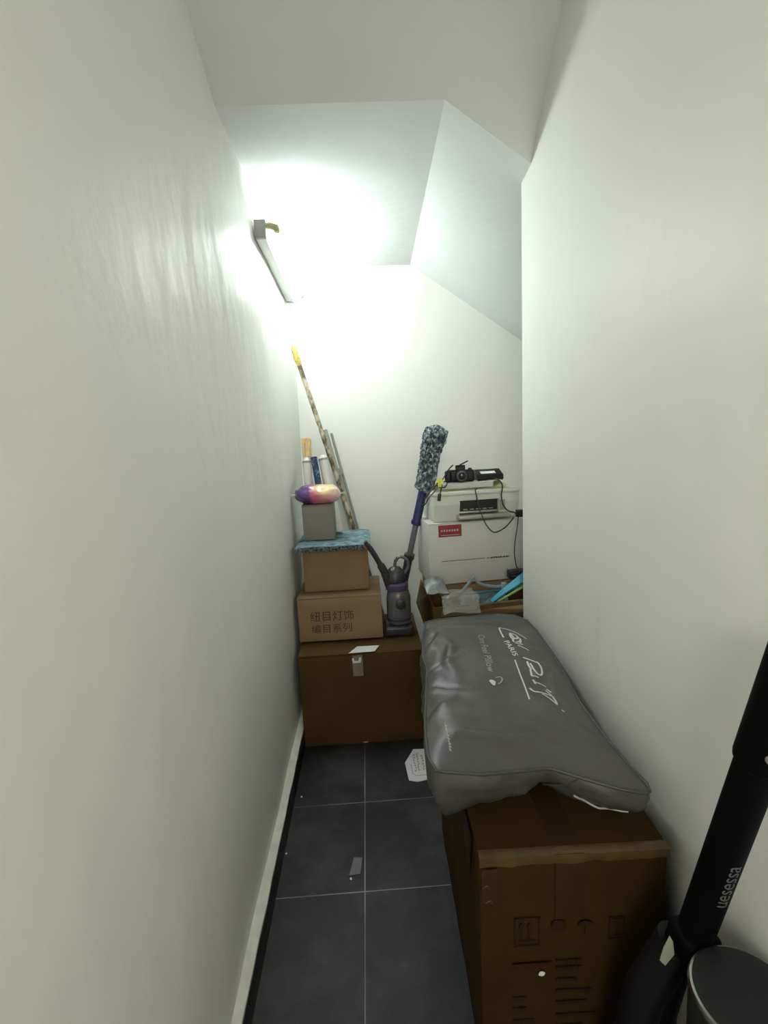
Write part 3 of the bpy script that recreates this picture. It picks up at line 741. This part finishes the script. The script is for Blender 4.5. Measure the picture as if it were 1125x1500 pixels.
bm = bmesh.new(); sweep(bm, [(-.020, 0, .014), (-.0145, 0, .014)], [.005, .007], 10); link_mesh('strain_relief', bm, 'rubber', pg)

# ---------------------------------------------------------------- open box with odds and ends
ob = thing('open_cardboard_box', 'open brown cardboard box of odds and ends behind the charcoal bag', 'box', (.262, 2.0, 0))
OW, OD, OH, T = .60, .235, .748, .005
bm = bmesh.new(); bx(bm, 0, OW, 0, T, 0, OH); bx(bm, 0, OW, OD-T, OD, 0, OH-.02); bx(bm, 0, T, T, OD-T, 0, OH); bx(bm, OW-T, OW, T, OD-T, 0, OH); bx(bm, T, OW-T, T, OD-T, 0, .01)
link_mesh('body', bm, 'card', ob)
def panel(name, pts, m, parent, th=.004):
    bm = bmesh.new(); f = bm.faces.new([bm.verts.new(p) for p in pts]); bmesh.ops.solidify(bm, geom=[f], thickness=th); return link_mesh(name, bm, m, parent, smooth=False)
panel('flap', [(.03, -.001, OH-.045), (.59, -.001, OH-.045), (.585, -.012, OH+.022), (.20, -.012, OH+.004), (.04, -.010, OH-.005)], 'cardtan', ob)
panel('flap', [(-.001, .0, OH-.22), (-.001, .21, OH-.02), (-.03, .20, OH+.075), (-.035, .14, OH+.09), (-.075, .02, OH+.02)], 'cardin', ob)['label'] = 'bent side flap standing up'
bm = bmesh.new(); a = []
for i in range(30):
    u = i/29; x = .16+u*.42; a.append([bm.verts.new((x, -.0175, OH-.02+.028*u+.003*noise.noise(Vector((x*30, 0, 0))))), bm.verts.new((x, -.0165, OH+.002+.022*u)), bm.verts.new((x, -.004, OH+.004+.023*u))])
for i in range(29):
    for k in range(2): bm.faces.new((a[i][k], a[i+1][k], a[i+1][k+1], a[i][k+1]))
link_mesh('packing_tape', bm, 'tapecream', ob)
def drape(name, m, x0, x1, y0, y1, z0, seed, amp=.03, sag=0., th=.0015, rot=0., dome=0.):
    """creased sheet of soft material"""
    bm = bmesh.new(); nx, ny = 56, 40; g = []
    for i in range(nx+1):
        row = []
        for j in range(ny+1):
            u, v = i/nx, j/ny; x = x0+(x1-x0)*u; y = y0+(y1-y0)*v
            q = Vector((x*9+seed, y*9, seed)); rd = 1-2*abs(noise.noise(q)); r2 = 1-2*abs(noise.noise(q*2.3))
            z = z0+amp*rd+amp*.45*r2+dome*math.sin(PI*u)*math.sin(PI*v)-sag*max(0, .22-v)/.22
            row.append(bm.verts.new((x+.012*noise.noise(q*1.7), y+.012*noise.noise(q*1.3+Vector((5, 0, 0))), z)))
        g.append(row)
    for i in range(nx):
        for j in range(ny): bm.faces.new((g[i][j], g[i+1][j], g[i+1][j+1], g[i][j+1]))
    bmesh.ops.solidify(bm, geom=list(bm.faces), thickness=th)
    return link_mesh(name, bm, m, ang=60)
o = drape('folded_cloth', 'cloth', .40, .62, 2.03, 2.215, .705, 17, .022, dome=.02); tag(o, 'crumpled grey blue cloth inside the open box', 'cloth')
o = drape('plastic_sheet', 'crimpgrey', .245, .335, 2.02, 2.21, .785, 4, .022, dome=.035); tag(o, 'pale grey creased plastic beside the bent flap of the open box', 'plastic')
o = drape('plastic_bag', 'plasticbag', .30, .46, 1.955, 2.12, .772, 9, .012, sag=.05, dome=.015); tag(o, 'clear plastic bag hanging over the front left corner of the open box', 'bag')
# grey-blue clothes hanger like clip bar
hg = thing('clip_hanger', 'grey blue plastic hanger lying on the cloth in the open box', 'hanger', (.47, 2.09, .792))
bm = bmesh.new(); sweep(bm, catmull([(-.07, 0, -.012), (-.045, 0, .012), (-.02, .0, .042), (-.005, 0, .055), (.01, .0, .030), (.05, .0, .012), (.10, 0, .004), (.13, 0, .008)]), [.007]*57, 10, sx=.6); link_mesh('arm', bm, 'cloth', hg)
bm = bmesh.new(); sweep(bm, [(-.06, 0, -.022), (.13, 0, -.012)], .006, 10); link_mesh('bar', bm, 'teal', hg)
bm = bmesh.new(); bx(bm, .118, .142, -.008, .008, -.022, .022, bev=.004); link_mesh('clip', bm, 'cloth', hg)
# bright blue strip sticking out
bs = thing('blue_wrap', 'bright blue folded strip with a lime edge sticking out of the open box', 'strip', (.535, 2.06, .715))
q0, q1 = Vector((0, 0, .02)), Vector((.205, .02, .145))
bm = bmesh.new(); d = (q1-q0); up = Vector((-.5, 0, .86)); a = []
for i in range(12):
    u = i/11; p = q0+d*u; w = .012+.026*u; yy = .005*math.sin(u*6)
    a.append([bm.verts.new(p+up*w+Vector((0, yy, 0))), bm.verts.new(p+Vector((0, -.010+yy, 0))), bm.verts.new(p-up*w*.5+Vector((0, yy, 0))), bm.verts.new(p+Vector((0, .010+yy, 0)))])
for i in range(11):
    for k in range(4): bm.faces.new((a[i][k], a[i][(k+1) % 4], a[i+1][(k+1) % 4], a[i+1][k]))
bm.faces.new(a[0]); bm.faces.new(list(reversed(a[-1])))
link_mesh('strip', bm, 'sky', bs)
bm = bmesh.new(); sweep(bm, [q0+d*.1-up*.012+Vector((0, -.008, 0)), q0+d*.5-up*.019+Vector((0, -.010, 0)), q0+d-up*.028+Vector((0, -.010, 0))], [.003, .006, .008], 8); link_mesh('edge', bm, 'lime', bs)

# ---------------------------------------------------------------- front box and charcoal bag
FB = thing('cardboard_box', 'tall brown cardboard box in the foreground under the charcoal bag', 'box', (.196, .895, 0), (0, 0, math.radians(-1.5)))
W, Dp, H = .412, .72, .598
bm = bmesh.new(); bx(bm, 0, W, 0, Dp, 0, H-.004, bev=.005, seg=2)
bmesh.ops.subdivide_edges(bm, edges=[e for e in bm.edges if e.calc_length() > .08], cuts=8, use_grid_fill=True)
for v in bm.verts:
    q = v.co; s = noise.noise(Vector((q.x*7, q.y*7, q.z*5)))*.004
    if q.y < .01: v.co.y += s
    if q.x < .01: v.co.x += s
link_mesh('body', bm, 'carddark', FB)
for s in (0, 1):
    bm = bmesh.new(); x0, x1 = (0, W/2-.001) if s == 0 else (W/2+.001, W)
    bx(bm, x0, x1, 0.001, Dp, H-.0035, H, bev=.001); link_mesh('flap', bm, 'carddark', FB)
fr = lambda d=0.: (lambda x, y, z: Vector((x, -.0045-d-z, y)))
bm = bmesh.new(); n = 40                             # clear tape folded over the top front edge, wrinkled
a = []
for i in range(n+1):
    x = W*i/n; wv = .0012*noise.noise(Vector((x*60, 0, 0)))
    a.append([bm.verts.new((x, -.0055, H-.024+.007*noise.noise(Vector((x*22, 4, 0))))), bm.verts.new((x, -.0065+wv, H-.011)), bm.verts.new((x, -.0055, H-.003)), bm.verts.new((x, .004, H+.0015+abs(wv))), bm.verts.new((x, .014, H+.001))])
for i in range(n):
    for k in range(4): bm.faces.new((a[i][k], a[i+1][k], a[i+1][k+1], a[i][k+1]))
link_mesh('edge_tape', bm, 'tapecream', FB)['label'] = 'wrinkled clear tape along the top edge'
bm = bmesh.new(); bx(bm, W*.40, W*.55, -.0052, -.0040, H-.165, H-.002); bx(bm, W*.40, W*.55, .002, Dp-.002, H+.0004, H+.001)
link_mesh('packing_tape', bm, 'tapebrown', FB)
bm = bmesh.new(); bx(bm, .004, .038, -.0054, -.0040, H-.115, H-.030); link_mesh('corner_tape', bm, 'tapebrown', FB)
for (x0, z0) in ((.012, H-.075), (.018, H-.113)):
    bm = bmesh.new(); sweep(bm, catmull([(x0-.006, -.0062, z0), (x0+.004, -.0066, z0+.006), (x0+.010, -.0062, z0-.003)]), .0012, 6); link_mesh('tape_crease', bm, 'tapecream', FB)
# left face: dark red wedge print
bm = bmesh.new(); poly_slab(bm, [(.06, H-.01), (.20, H-.012), (.24, H-.02), (.12, H-.14), (.10, H-.145)], 0, .0005, lambda y, z, t: Vector((-.0042-t, y, z))); link_mesh('side_print', bm, 'inkred', FB)
# handling symbols
def outline(bm, x0, x1, z0, z1, w, d=0):
    for r in ((x0, x1, z0, z0+w), (x0, x1, z1-w, z1), (x0, x0+w, z0, z1), (x1-w, x1, z0, z1)): bx(bm, r[0], r[1], -.0052-d, -.0043-d, r[2], r[3])
bm = bmesh.new(); outline(bm, .075, .132, .365, .440, .003)
for k in (0, 1):
    x0 = .088+k*.018
    bx(bm, x0, x0+.005, -.0052, -.0043, .385, .415); poly_slab(bm, [(x0-.004, .414), (x0+.009, .414), (x0+.0025, .428)], 0, .0008, fr())
bx(bm, .084, .122, -.0052, -.0043, .378, .381)
link_mesh('arrows_symbol', bm, 'ink', FB)
bm = bmesh.new(); poly_slab(bm, [(.172+.017*math.cos(k*PI/12), .415+.017*math.sin(k*PI/12)) for k in range(24)], 0, .0008, fr(.001)); link_mesh('round_symbol', bm, 'inkred', FB)
bm = bmesh.new(); poly_slab(bm, [(.232+.018*math.cos(k*PI/12), .412+.014*math.sin(k*PI/12)) for k in range(13)], 0, .0008, fr(.001)); bx(bm, .2308, .2332, -.0055, -.0046, .388, .412); link_mesh('umbrella_symbol', bm, 'ink', FB)
bm = bmesh.new(); outline(bm, .285, .320, .372, .430, .0025); poly_slab(bm, [(.292, .425), (.313, .425), (.306, .402), (.299, .402)], 0, .0008, fr()); bx(bm, .3015, .3035, -.0052, -.0043, .383, .402); bx(bm, .294, .311, -.0052, -.0043, .380, .383); link_mesh('glass_symbol', bm, 'ink', FB)
bm = bmesh.new(); bx(bm, .070, .158, -.0055, -.0046, .311, .321); link_mesh('printed_bar', bm, 'inkred', FB)
for (x0, x1, z) in ((.168, .225, .316), (.168, .228, .298), (.168, .215, .266), (.168, .250, .236), (.07, .10, .222), (.07, .10, .193), (.168, .24, .205), (.07, .12, .16), (.168, .26, .17), (.07, .115, .13), (.168, .23, .14)):
    bm = bmesh.new(); x = x0
    while x < x1:
        w = random.uniform(.004, .010); bx(bm, x, min(x+w, x1), -.0053, -.0045, z, z+.009); x += w+.002
    link_mesh('printed_line', bm, 'ink', FB)
bm = bmesh.new(); poly_slab(bm, [(.135+.007*math.cos(k*PI/6)*(1+.2*math.sin(k*2)), .293+.006*math.sin(k*PI/6)) for k in range(12)], 0, .001, fr(.001)); link_mesh('torn_spot', bm, 'paper', FB)['label'] = 'small white torn spot'

# bag outline (seam) seen from above, counter-clockwise
OUT = [(.121, .965), (.22, .958), (.31, .972), (.385, .985), (.45, .955), (.52, .925), (.580, .912), (.590, .945), (.578, 1.0), (.572, 1.09), (.570, 1.24), (.594, 1.46), (.610, 1.70), (.607, 1.80), (.575, 1.86), (.51, 1.885), (.364, 1.875), (.25, 1.865), (.207, 1.845), (.180, 1.70), (.160, 1.54), (.164, 1.46), (.140, 1.30), (.116, 1.13), (.108, 1.01)]
BC = Vector((.365, 1.40))
def rad(th):
    d = Vector((math.cos(th), math.sin(th))); best = .5
    for k in range(len(OUT)):
        a = Vector(OUT[k])-BC; b = Vector(OUT[(k+1) % len(OUT)])-BC; e = b-a
        den = d.x*e.y-d.y*e.x
        if abs(den) < 1e-9: continue
        t = (a.x*e.y-a.y*e.x)/den; s = (a.x*d.y-a.y*d.x)/den
        if t > 0 and -1e-6 <= s <= 1+1e-6: best = t
    return best
def seam_z(x, y):
    near = max(0, min(1, (1.5-y)/.55)); return .745 - near*(.055*(x-.1)/.48 - .012)
CREASES = [(.20, 1.60, 1.2, .10, .012, .014), (.185, 1.42, .5, .07, .011, .012), (.19, 1.28, -.4, .06, .010, .012), (.24, 1.48, 1.5, .14, .010, .018), (.16, 1.18, .9, .06, .009, .010), (.25, 1.06, .05, .10, .009, .012), (.30, 1.72, .2, .12, .008, .016), (.42, 1.08, -.25, .12, .008, .016), (.53, 1.33, 1.4, .12, .007, .014), (.22, 1.75, .9, .08, .009, .014)]
def top_z(x, y, detail=True):
    d = Vector((x, y))-BC; r_ = d.length; th = math.atan2(d.y, d.x); R_ = max(rad(th), .02); t = min(1, r_/R_)
    z = seam_z(x, y)+.040*(1-t**3.0)
    if detail:
        k = (1-t**6)
        left = max(0, min(1, (.36-x)/.2))
        ridg = 1-abs(noise.noise(Vector((x*7, y*5.5, 1.3))))*2
        rg2 = 1-abs(noise.noise(Vector((x*4.5+y*1.5, y*2.4, 8.3))))*2
        z += k*(.006*noise.noise(Vector((x*9, y*5, 0))) + .007*(rg2-.5) + left*.013*(ridg-.4) + .007*noise.noise(Vector((x*16, y*13, 5)))*left)
        for (cx_, cy_, a_, ln, dp, wd) in CREASES:
            ca, sa = math.cos(a_), math.sin(a_); u_ = (x-cx_)*ca+(y-cy_)*sa; v_ = -(x-cx_)*sa+(y-cy_)*ca+.010*math.sin(u_*30)
            if abs(u_) < ln*1.6: z += k*dp*(math.exp(-(v_/wd)**2)-.6*math.exp(-((v_-wd*1.4)/wd)**2))*math.exp(-(u_/ln)**2)
        z -= k*.007*math.exp(-((y-(1.07+.06*math.sin(x*8)))/.022)**2)*(1 if x < .5 else .3)          # fold near the front seam
        z -= k*.006*math.exp(-((y-1.77+.15*(x-.3))/.03)**2)
    return z
bag = thing('storage_bag', 'charcoal zipped pillow bag with pale lettering lying on the foreground box', 'bag', (.365, 1.40, .60))
B0 = Vector((.365, 1.40, .60))
NT, NR = 220, 44
bm = bmesh.new()
ths = [2*PI*k/NT for k in range(NT)]
rings = []
cv = bm.verts.new(Vector((BC.x, BC.y, top_z(BC.x, BC.y)))-B0)
for j in range(1, NR+1):
    row = []
    for th in ths:
        r_ = rad(th)*(j/NR); x = BC.x+r_*math.cos(th); y = BC.y+r_*math.sin(th)
        row.append(bm.verts.new(Vector((x, y, top_z(x, y)))-B0))
    rings.append(row)
for k in range(NT): bm.faces.new((cv, rings[0][k], rings[0][(k+1) % NT]))
for j in range(NR-1):
    for k in range(NT): bm.faces.new((rings[j][k], rings[j+1][k], rings[j+1][(k+1) % NT], rings[j][(k+1) % NT]))
link_mesh('top_panel', bm, 'fabric', bag, ang=180)
def side_pt(th, w):
    """side panel: w=0 at the seam, 1 at the base"""
    R_ = rad(th); x = BC.x+R_*math.cos(th); y = BC.y+R_*math.sin(th); zs = seam_z(x, y)
    zb = .602 if x > .19 else .602+0*x
    ov = max(0, min(1, (.21-x)/.09))                     # overhang past the box's left edge sags a little
    frontness = max(0, -math.sin(th))
    pin = .035*math.exp(-((x-.395)/.05)**2)*(1 if math.sin(th) < 0 else 0)
    inset = (.045*(1-ov)+.006*ov+.045*frontness+pin*1.6)*w**1.5
    bulge = .016*math.sin(PI*w)*(1+.6*noise.noise(Vector((th*6, w*2, 0))))
    wr = (.010*noise.noise(Vector((th*16, w*3, 2)))+.006*(1-2*abs(noise.noise(Vector((th*9, w*4, 7))))))*math.sin(PI*w)
    d = Vector((math.cos(th), math.sin(th)))
    rr = R_-inset+bulge+wr
    z = zs+(zb-zs)*w - .012*ov*w*w*0
    return Vector((BC.x+d.x*rr, BC.y+d.y*rr, z))
bm = bmesh.new(); SR = 14; rows = []
for j in range(SR+1): rows.append([bm.verts.new(side_pt(th, j/SR)-B0-Vector((0, 0, .0006))) for th in ths])
for j in range(SR):
    for k in range(NT): bm.faces.new((rows[j][k], rows[j][(k+1) % NT], rows[j+1][(k+1) % NT], rows[j+1][k]))
bm.faces.new(rows[-1])
link_mesh('side_panel', bm, 'fabric', bag, ang=180)
bm = bmesh.new()
loop = [side_pt(th, 0)-B0 for th in ths]; n = len(loop); rg = []
for i in range(n):
    d = (loop[(i+1) % n]-loop[i-1]).normalized(); a = d.cross(Vector((0, 0, 1))).normalized(); b = a.cross(d)
    rg.append([bm.verts.new(loop[i]+(a*math.cos(2*PI*k/8)+b*math.sin(2*PI*k/8))*.0042+a*.001) for k in range(8)])
for i in range(n):
    for k in range(8): bm.faces.new((rg[i][k], rg[i][(k+1) % 8], rg[(i+1) % n][(k+1) % 8], rg[(i+1) % n][k]))
link_mesh('seam_piping', bm, 'seam', bag, ang=180)
# pale zip line low on the right of the front side
def th_at(x, y): return math.atan2(y-BC.y, x-BC.x)
t0, t1 = th_at(.44, .955), th_at(.575, .915)
bm = bmesh.new(); pts = []
for i in range(24):
    u = i/23; th = t0+(t1-t0)*u; p = side_pt(th, .50+.30*math.sin(min(1, u*1.3)*PI/2)); dd = Vector((math.cos(th), math.sin(th), 0)); pts.append(p+dd*.0045-B0)
sweep(bm, pts, .0024, 6); link_mesh('zip', bm, 'seamlight', bag)['label'] = 'pale zip line'
t0 = th_at(.445, .95)
bm = bmesh.new(); sweep(bm, [side_pt(t0-.02*i, i/6*.6)+Vector((0, -.0015, 0))-B0 for i in range(7)], .0022, 6); link_mesh('side_seam', bm, 'seam', bag)
# printing on the bag
def onbag(x, y, d=.0016): return Vector((x, y, top_z(x, y)+d))-B0
STROKES = [
 [(0.5292,1.5683),(0.52,1.5906),(0.5005,1.6233),(0.4781,1.65),(0.4584,1.6644)], [(0.4584,1.6644),(0.4515,1.6172),(0.4455,1.5613)],
 [(0.4808,1.6082),(0.4947,1.5927),(0.4987,1.5703),(0.488,1.5507),(0.4803,1.5586),(0.4822,1.5859),(0.479,1.6022)], [(0.479,1.6022),(0.4729,1.5699),(0.4731,1.5446)],
 [(0.4982,1.5408),(0.5022,1.5587),(0.4918,1.5603),(0.4752,1.5443),(0.468,1.5248),(0.4741,1.5158),(0.488,1.5259),(0.5006,1.5446)], [(0.5006,1.5446),(0.4881,1.5097)],
 [(0.4717,1.5082),(0.4856,1.5021),(0.496,1.5046)], [(0.4736,1.4921),(0.4845,1.4828),(0.5027,1.4648)],
 [(0.4679,1.422),(0.486,1.4067),(0.5096,1.3895)], [(0.5033,1.3994),(0.5075,1.3748),(0.5005,1.3428),(0.4888,1.3284),(0.4807,1.3454),(0.4798,1.3888)],
 [(0.4738,1.4),(0.4707,1.3765),(0.4718,1.3564)], [(0.4688,1.3568),(0.4643,1.3348),(0.4612,1.3214),(0.4716,1.32),(0.4795,1.314)],
 [(0.4572,1.2986),(0.4552,1.2739)], [(0.4552,1.2868),(0.4721,1.2787),(0.4859,1.271)], [(0.4821,1.2571),(0.4901,1.243)],
 [(0.4292,1.2469),(0.4364,1.2294),(0.4588,1.2266),(0.4874,1.2175)], [(0.4554,1.2216),(0.4694,1.2011),(0.482,1.1789)],
 [(0.4752,1.2467),(0.4836,1.2153),(0.4826,1.1839)], [(0.4849,1.1585),(0.4881,1.1507)]]
bm = bmesh.new()
for s in STROKES[:-1]:
    c = catmull([(p[0], p[1], 0) for p in s], 4); ribbon(bm, c, .0060, onbag)
link_mesh('logo_script', bm, 'printwhite', bag, smooth=False)['label'] = 'large white script lettering'
bm = bmesh.new(); ribbon(bm, [(p[0], p[1]) for p in STROKES[-1]], .005, onbag); link_mesh('logo_accent', bm, 'printwhite', bag, smooth=False)
bm = bmesh.new(); ribbon(bm, catmull([(0.4386, 1.4119, 0), (0.4246, 1.304, 0), (0.4106, 1.1954, 0)], 8), .0042, onbag); link_mesh('logo_underline', bm, 'printwhite', bag, smooth=False)
def along(p0, p1, uw):
    e1 = (Vector(p1)-Vector(p0)).normalized(); e2 = Vector((-e1.y, e1.x))
    return lambda tx, ty: onbag(*(Vector(p0)+e1*tx+e2*ty*uw))
bm = text_bm('PARIS', .040, along((.437, 1.532), (.4415, 1.42), .60), bold=.0004); link_mesh('logo_city', bm, 'printwhite', bag, smooth=False)
bm = text_bm('Care Feel Pillow', .0405, along((.367, 1.615), (.333, 1.325), .8)); link_mesh('small_lettering', bm, 'printgrey', bag, smooth=False)['label'] = 'pale grey small lettering'
bm = bmesh.new()
q = [(.334+.008*math.cos(k*PI/8)*(1.2 if k < 8 else .8), 1.287+.016*math.sin(k*PI/8)) for k in range(16)]
f = bm.faces.new([bm.verts.new(onbag(x, y)) for x, y in q])
link_mesh('emblem', bm, 'printwhite', bag, smooth=False)
bm = bmesh.new(); ribbon(bm, catmull([(p[0], p[1], 0) for p in [(0.3495, 1.3127), (0.3634, 1.3182), (0.3674, 1.3073), (0.3578, 1.2877), (0.3462, 1.2787)]], 5), .0035, onbag); link_mesh('emblem_loop', bm, 'printgrey', bag, smooth=False)
bm = bmesh.new(); y = 1.108
while y > 1.022:
    w = random.uniform(.003, .007); ribbon(bm, [(.162+random.uniform(-.002, .002), y), (.163+random.uniform(-.002, .002), y-w)], random.uniform(.003, .006), onbag); y -= w+.002
link_mesh('care_print', bm, 'printgrey', bag, smooth=False)

# ---------------------------------------------------------------- paper note, tape and crumbs on the floor
nt = thing('paper_note', 'white handwritten note with a cut corner on the black floor', 'paper', (.17, 1.99, 0))
bm = bmesh.new(); a = []
pts2 = [(.152, 2.098), (.250, 2.092), (.225, 1.893), (.150, 1.878), (.112, 1.890), (.104, 2.005)]
poly_slab(bm, [(x-.17, y-1.99) for x, y in pts2], .0012, .0022); link_mesh('sheet', bm, 'paper', nt)
bm = bmesh.new()
for (x, y0, y1) in ((.150, 2.06, 1.95), (.165, 2.065, 1.945), (.186, 2.05, 1.95)):
    y = y0; px_ = x
    while y > y1:
        p = [(px_+random.uniform(-.006, .006), y-k*.004, 0) for k in range(4)]
        ribbon(bm, p, .0032, lambda u, v: Vector((u-.17, v-1.99, .0040))); y -= .018
ribbon(bm, [(.130, 1.99), (.133, 1.93), (.147, 1.915), (.19, 1.915), (.215, 1.925)], .002, lambda u, v: Vector((u-.17, v-1.99, .0040)))
link_mesh('handwriting', bm, 'papertext', nt, smooth=False)
bm = bmesh.new(); poly_slab(bm, [(-.137, 1.448), (-.098, 1.452), (-.091, 1.515), (-.122, 1.518)], .0025, .0015)
o = link_mesh('tape_scrap', bm, mat('tape_scrap_clear', (.30, .30, .29), .25, alpha=.45)); tag(o, 'scrap of clear tape on the floor left of the grout line', 'tape')
for (x, y, r_, lb) in ((-.130, 1.437, .004, 'tiny white crumb at the near end of the tape scrap'), (-.352, 1.84, .004, 'tiny pale crumb by the left wall near the large box'), (-.372, 1.56, .0035, 'tiny pale crumb at the foot of the black skirting')):
    bm = bmesh.new(); bmesh.ops.create_icosphere(bm, subdivisions=2, radius=r_)
    for v in bm.verts: v.co *= 1+.5*noise.noise(v.co*400); v.co.z = v.co.z*.5+r_*.45
    o = link_mesh('crumb', bm, 'paper', loc=(x, y, 0)); tag(o, lb, 'crumb')

# ---------------------------------------------------------------- black pole stand at the right
LL0, LL1 = (.549, .72, .568), (.565, .63, .994)
ps0 = thing('pole_stand', 'black metal pole on a foot, leaning towards the right wall in the foreground', 'stand', (.49, .79, 0))
O = Vector((.49, .79, 0))
L0, L1 = Vector(LL0), Vector(LL1)
d = (L1-L0).normalized()
bm = bmesh.new(); sweep(bm, [L0-O, L1-O], .0285, 32); link_mesh('pole', bm, 'blackmatt', ps0)
bm = bmesh.new(); tp = L1-d*.005
sweep(bm, [tp-O-d*.004, tp-O, tp+d*.006-O, tp+d*.20-O], [.0290, .0320, .0330, .0330], 32)
cl = link_mesh('collar', bm, 'blackmatt', ps0)
bm = bmesh.new(); bmesh.ops.create_icosphere(bm, subdivisions=3, radius=.009); link_mesh('button', bm, 'galv', ps0, loc=tp+d*.030+Vector((-.012, -.030, .0))-O)
# lettering up the pole's face
sd = Vector((-.62, -.74, 0)); sd = (sd-d*sd.dot(d)).normalized(); rt = d.cross(sd).normalized()
if rt.x < 0: rt = -rt
def onpole(tx, ty):
    an = ty/.0285; c = L0+d*(.085+tx)
    return c+(sd*math.cos(an)+rt*math.sin(an))*.0290-O
bm = text_bm('uesessa', .034, lambda x, y: onpole(x+.050, .026-y)); link_mesh('lettering', bm, 'polewriting', ps0, smooth=False)['label'] = 'dull grey lettering'
# foot: tapered bracket down to the floor with a splayed leg
bm = bmesh.new(); bx(bm, -.034, .034, -.030, .030, -.055, .030, bev=.010, seg=3, mtx=Matrix.Translation(L0-O-d*.005) @ d.to_track_quat('Z', 'Y').to_matrix().to_4x4()); link_mesh('socket', bm, 'blackmatt', ps0)
bm = bmesh.new(); sweep(bm, [Vector((.530, .735, .545))-O, Vector((.492, .765, .40))-O, Vector((.465, .775, .22))-O, Vector((.44, .785, .026))-O], [.034, .036, .034, .026], 16); link_mesh('leg', bm, 'black', ps0)
bm = bmesh.new(); sweep(bm, [Vector((.553, .745, .53))-O, Vector((.560, .80, .30))-O, Vector((.57, .83, .022))-O], [.022, .022, .022], 16); link_mesh('leg', bm, 'black', ps0)
bm = bmesh.new(); bx(bm, .40-O.x, .60-O.x, .74-O.y, .86-O.y, .0, .022, bev=.006); link_mesh('base_plate', bm, 'black', ps0)
bm = bmesh.new(); prism(bm, [(-.012, 0), (.012, 0), (.012, .028), (-.004, .034)], -.012, .012, .003); link_mesh('latch', bm, 'vac', ps0, loc=Vector((.590, .738, .578))-O)
bm = bmesh.new(); poly_slab(bm, [(0, 0), (.016, .022), (.012, .050), (.006, .062), (-.004, .038), (-.010, .012)], 0, .0015, lambda x, y, z: Vector((x, -z, y))); link_mesh('hang_tag', bm, 'greentag', ps0, loc=Vector((.488, .705, .535))-O)['label'] = 'pale green tag'

# ---------------------------------------------------------------- round bin bottom right
bt = thing('waste_bin', 'round graphite bin with a steel rimmed lid in the bottom right corner', 'bin', (.561, .604, 0))
bm = bmesh.new(); lathe(bm, [(.070, 0), (.075, .004), (.080, .30), (.0835, .57), (.082, .575)], 72); link_mesh('body', bm, 'bin', bt)
bm = bmesh.new(); lathe(bm, [(.080, .5755), (.0845, .577), (.0855, .585), (.0825, .593), (.0795, .594)], 72); link_mesh('lid_rim', bm, 'chrome', bt)['label'] = 'steel lid rim'
bm = bmesh.new(); lathe(bm, [(.079, .585), (.079, .595), (.077, .5975), (.045, .5995), (.001, .600)], 72); link_mesh('lid', bm, 'bin', bt)
bm = bmesh.new(); bx(bm, -.03, .03, -.105, -.071, .012, .022, bev=.004); link_mesh('pedal', bm, 'black', bt)

# ---------------------------------------------------------------- light: the lamp's tube above, ambience from the room beyond the doorway, and an added fill
w = bpy.data.worlds.new('World'); scn.world = w; w.use_nodes = True
w.node_tree.nodes['Background'].inputs[0].default_value = (1.0, .95, .82, 1)
w.node_tree.nodes['Background'].inputs[1].default_value = 1.2
def area(name, loc, rot, sx, sy, e, col):
    l = bpy.data.lights.new(name, 'AREA'); l.shape = 'RECTANGLE'; l.size = sx; l.size_y = sy; l.energy = e; l.color = col
    o = bpy.data.objects.new(name, l); C.objects.link(o); o.location = loc; o.rotation_euler = rot; return o
area('doorway_fill_light', (-.45, -1.9, 2.2), (math.radians(72), 0, math.radians(-24)), 1.2, 1.0, 44, (1, .96, .86))  # unseen fill added beyond the doorway, turned to brighten the right wall

# ---------------------------------------------------------------- camera
cd = bpy.data.cameras.new('Camera'); co = bpy.data.objects.new('Camera', cd); C.objects.link(co)
cd.sensor_fit = 'VERTICAL'; cd.sensor_height = 36; cd.sensor_width = 27; cd.lens = 700/1500*36; cd.clip_start = .01
R = Matrix(((0.9979733670, 0.0549583378, -0.0320739745), (-0.0401969714, 0.1537357855, -0.9872940351), (-0.0493291215, 0.9865824291, 0.1556333782)))
# orthonormal axes of the camera in the room
rx = Vector((R[0][0], R[1][0], R[2][0])).normalized(); ry = Vector((R[0][1], R[1][1], R[2][1])); ry = (ry-rx*ry.dot(rx)).normalized(); rz = rx.cross(ry)
mw = Matrix(((rx.x, ry.x, rz.x, 0), (rx.y, ry.y, rz.y, 0), (rx.z, ry.z, rz.z, 1.5), (0, 0, 0, 1)))
# forward is world +Y: the listed axes look along -z of the camera
co.matrix_world = mw
scn.camera = co
scn.view_settings.view_transform = 'Standard'; scn.view_settings.look = 'None'
scn.view_settings.exposure = .05; scn.view_settings.gamma = 1; scn.view_settings.use_curve_mapping = False
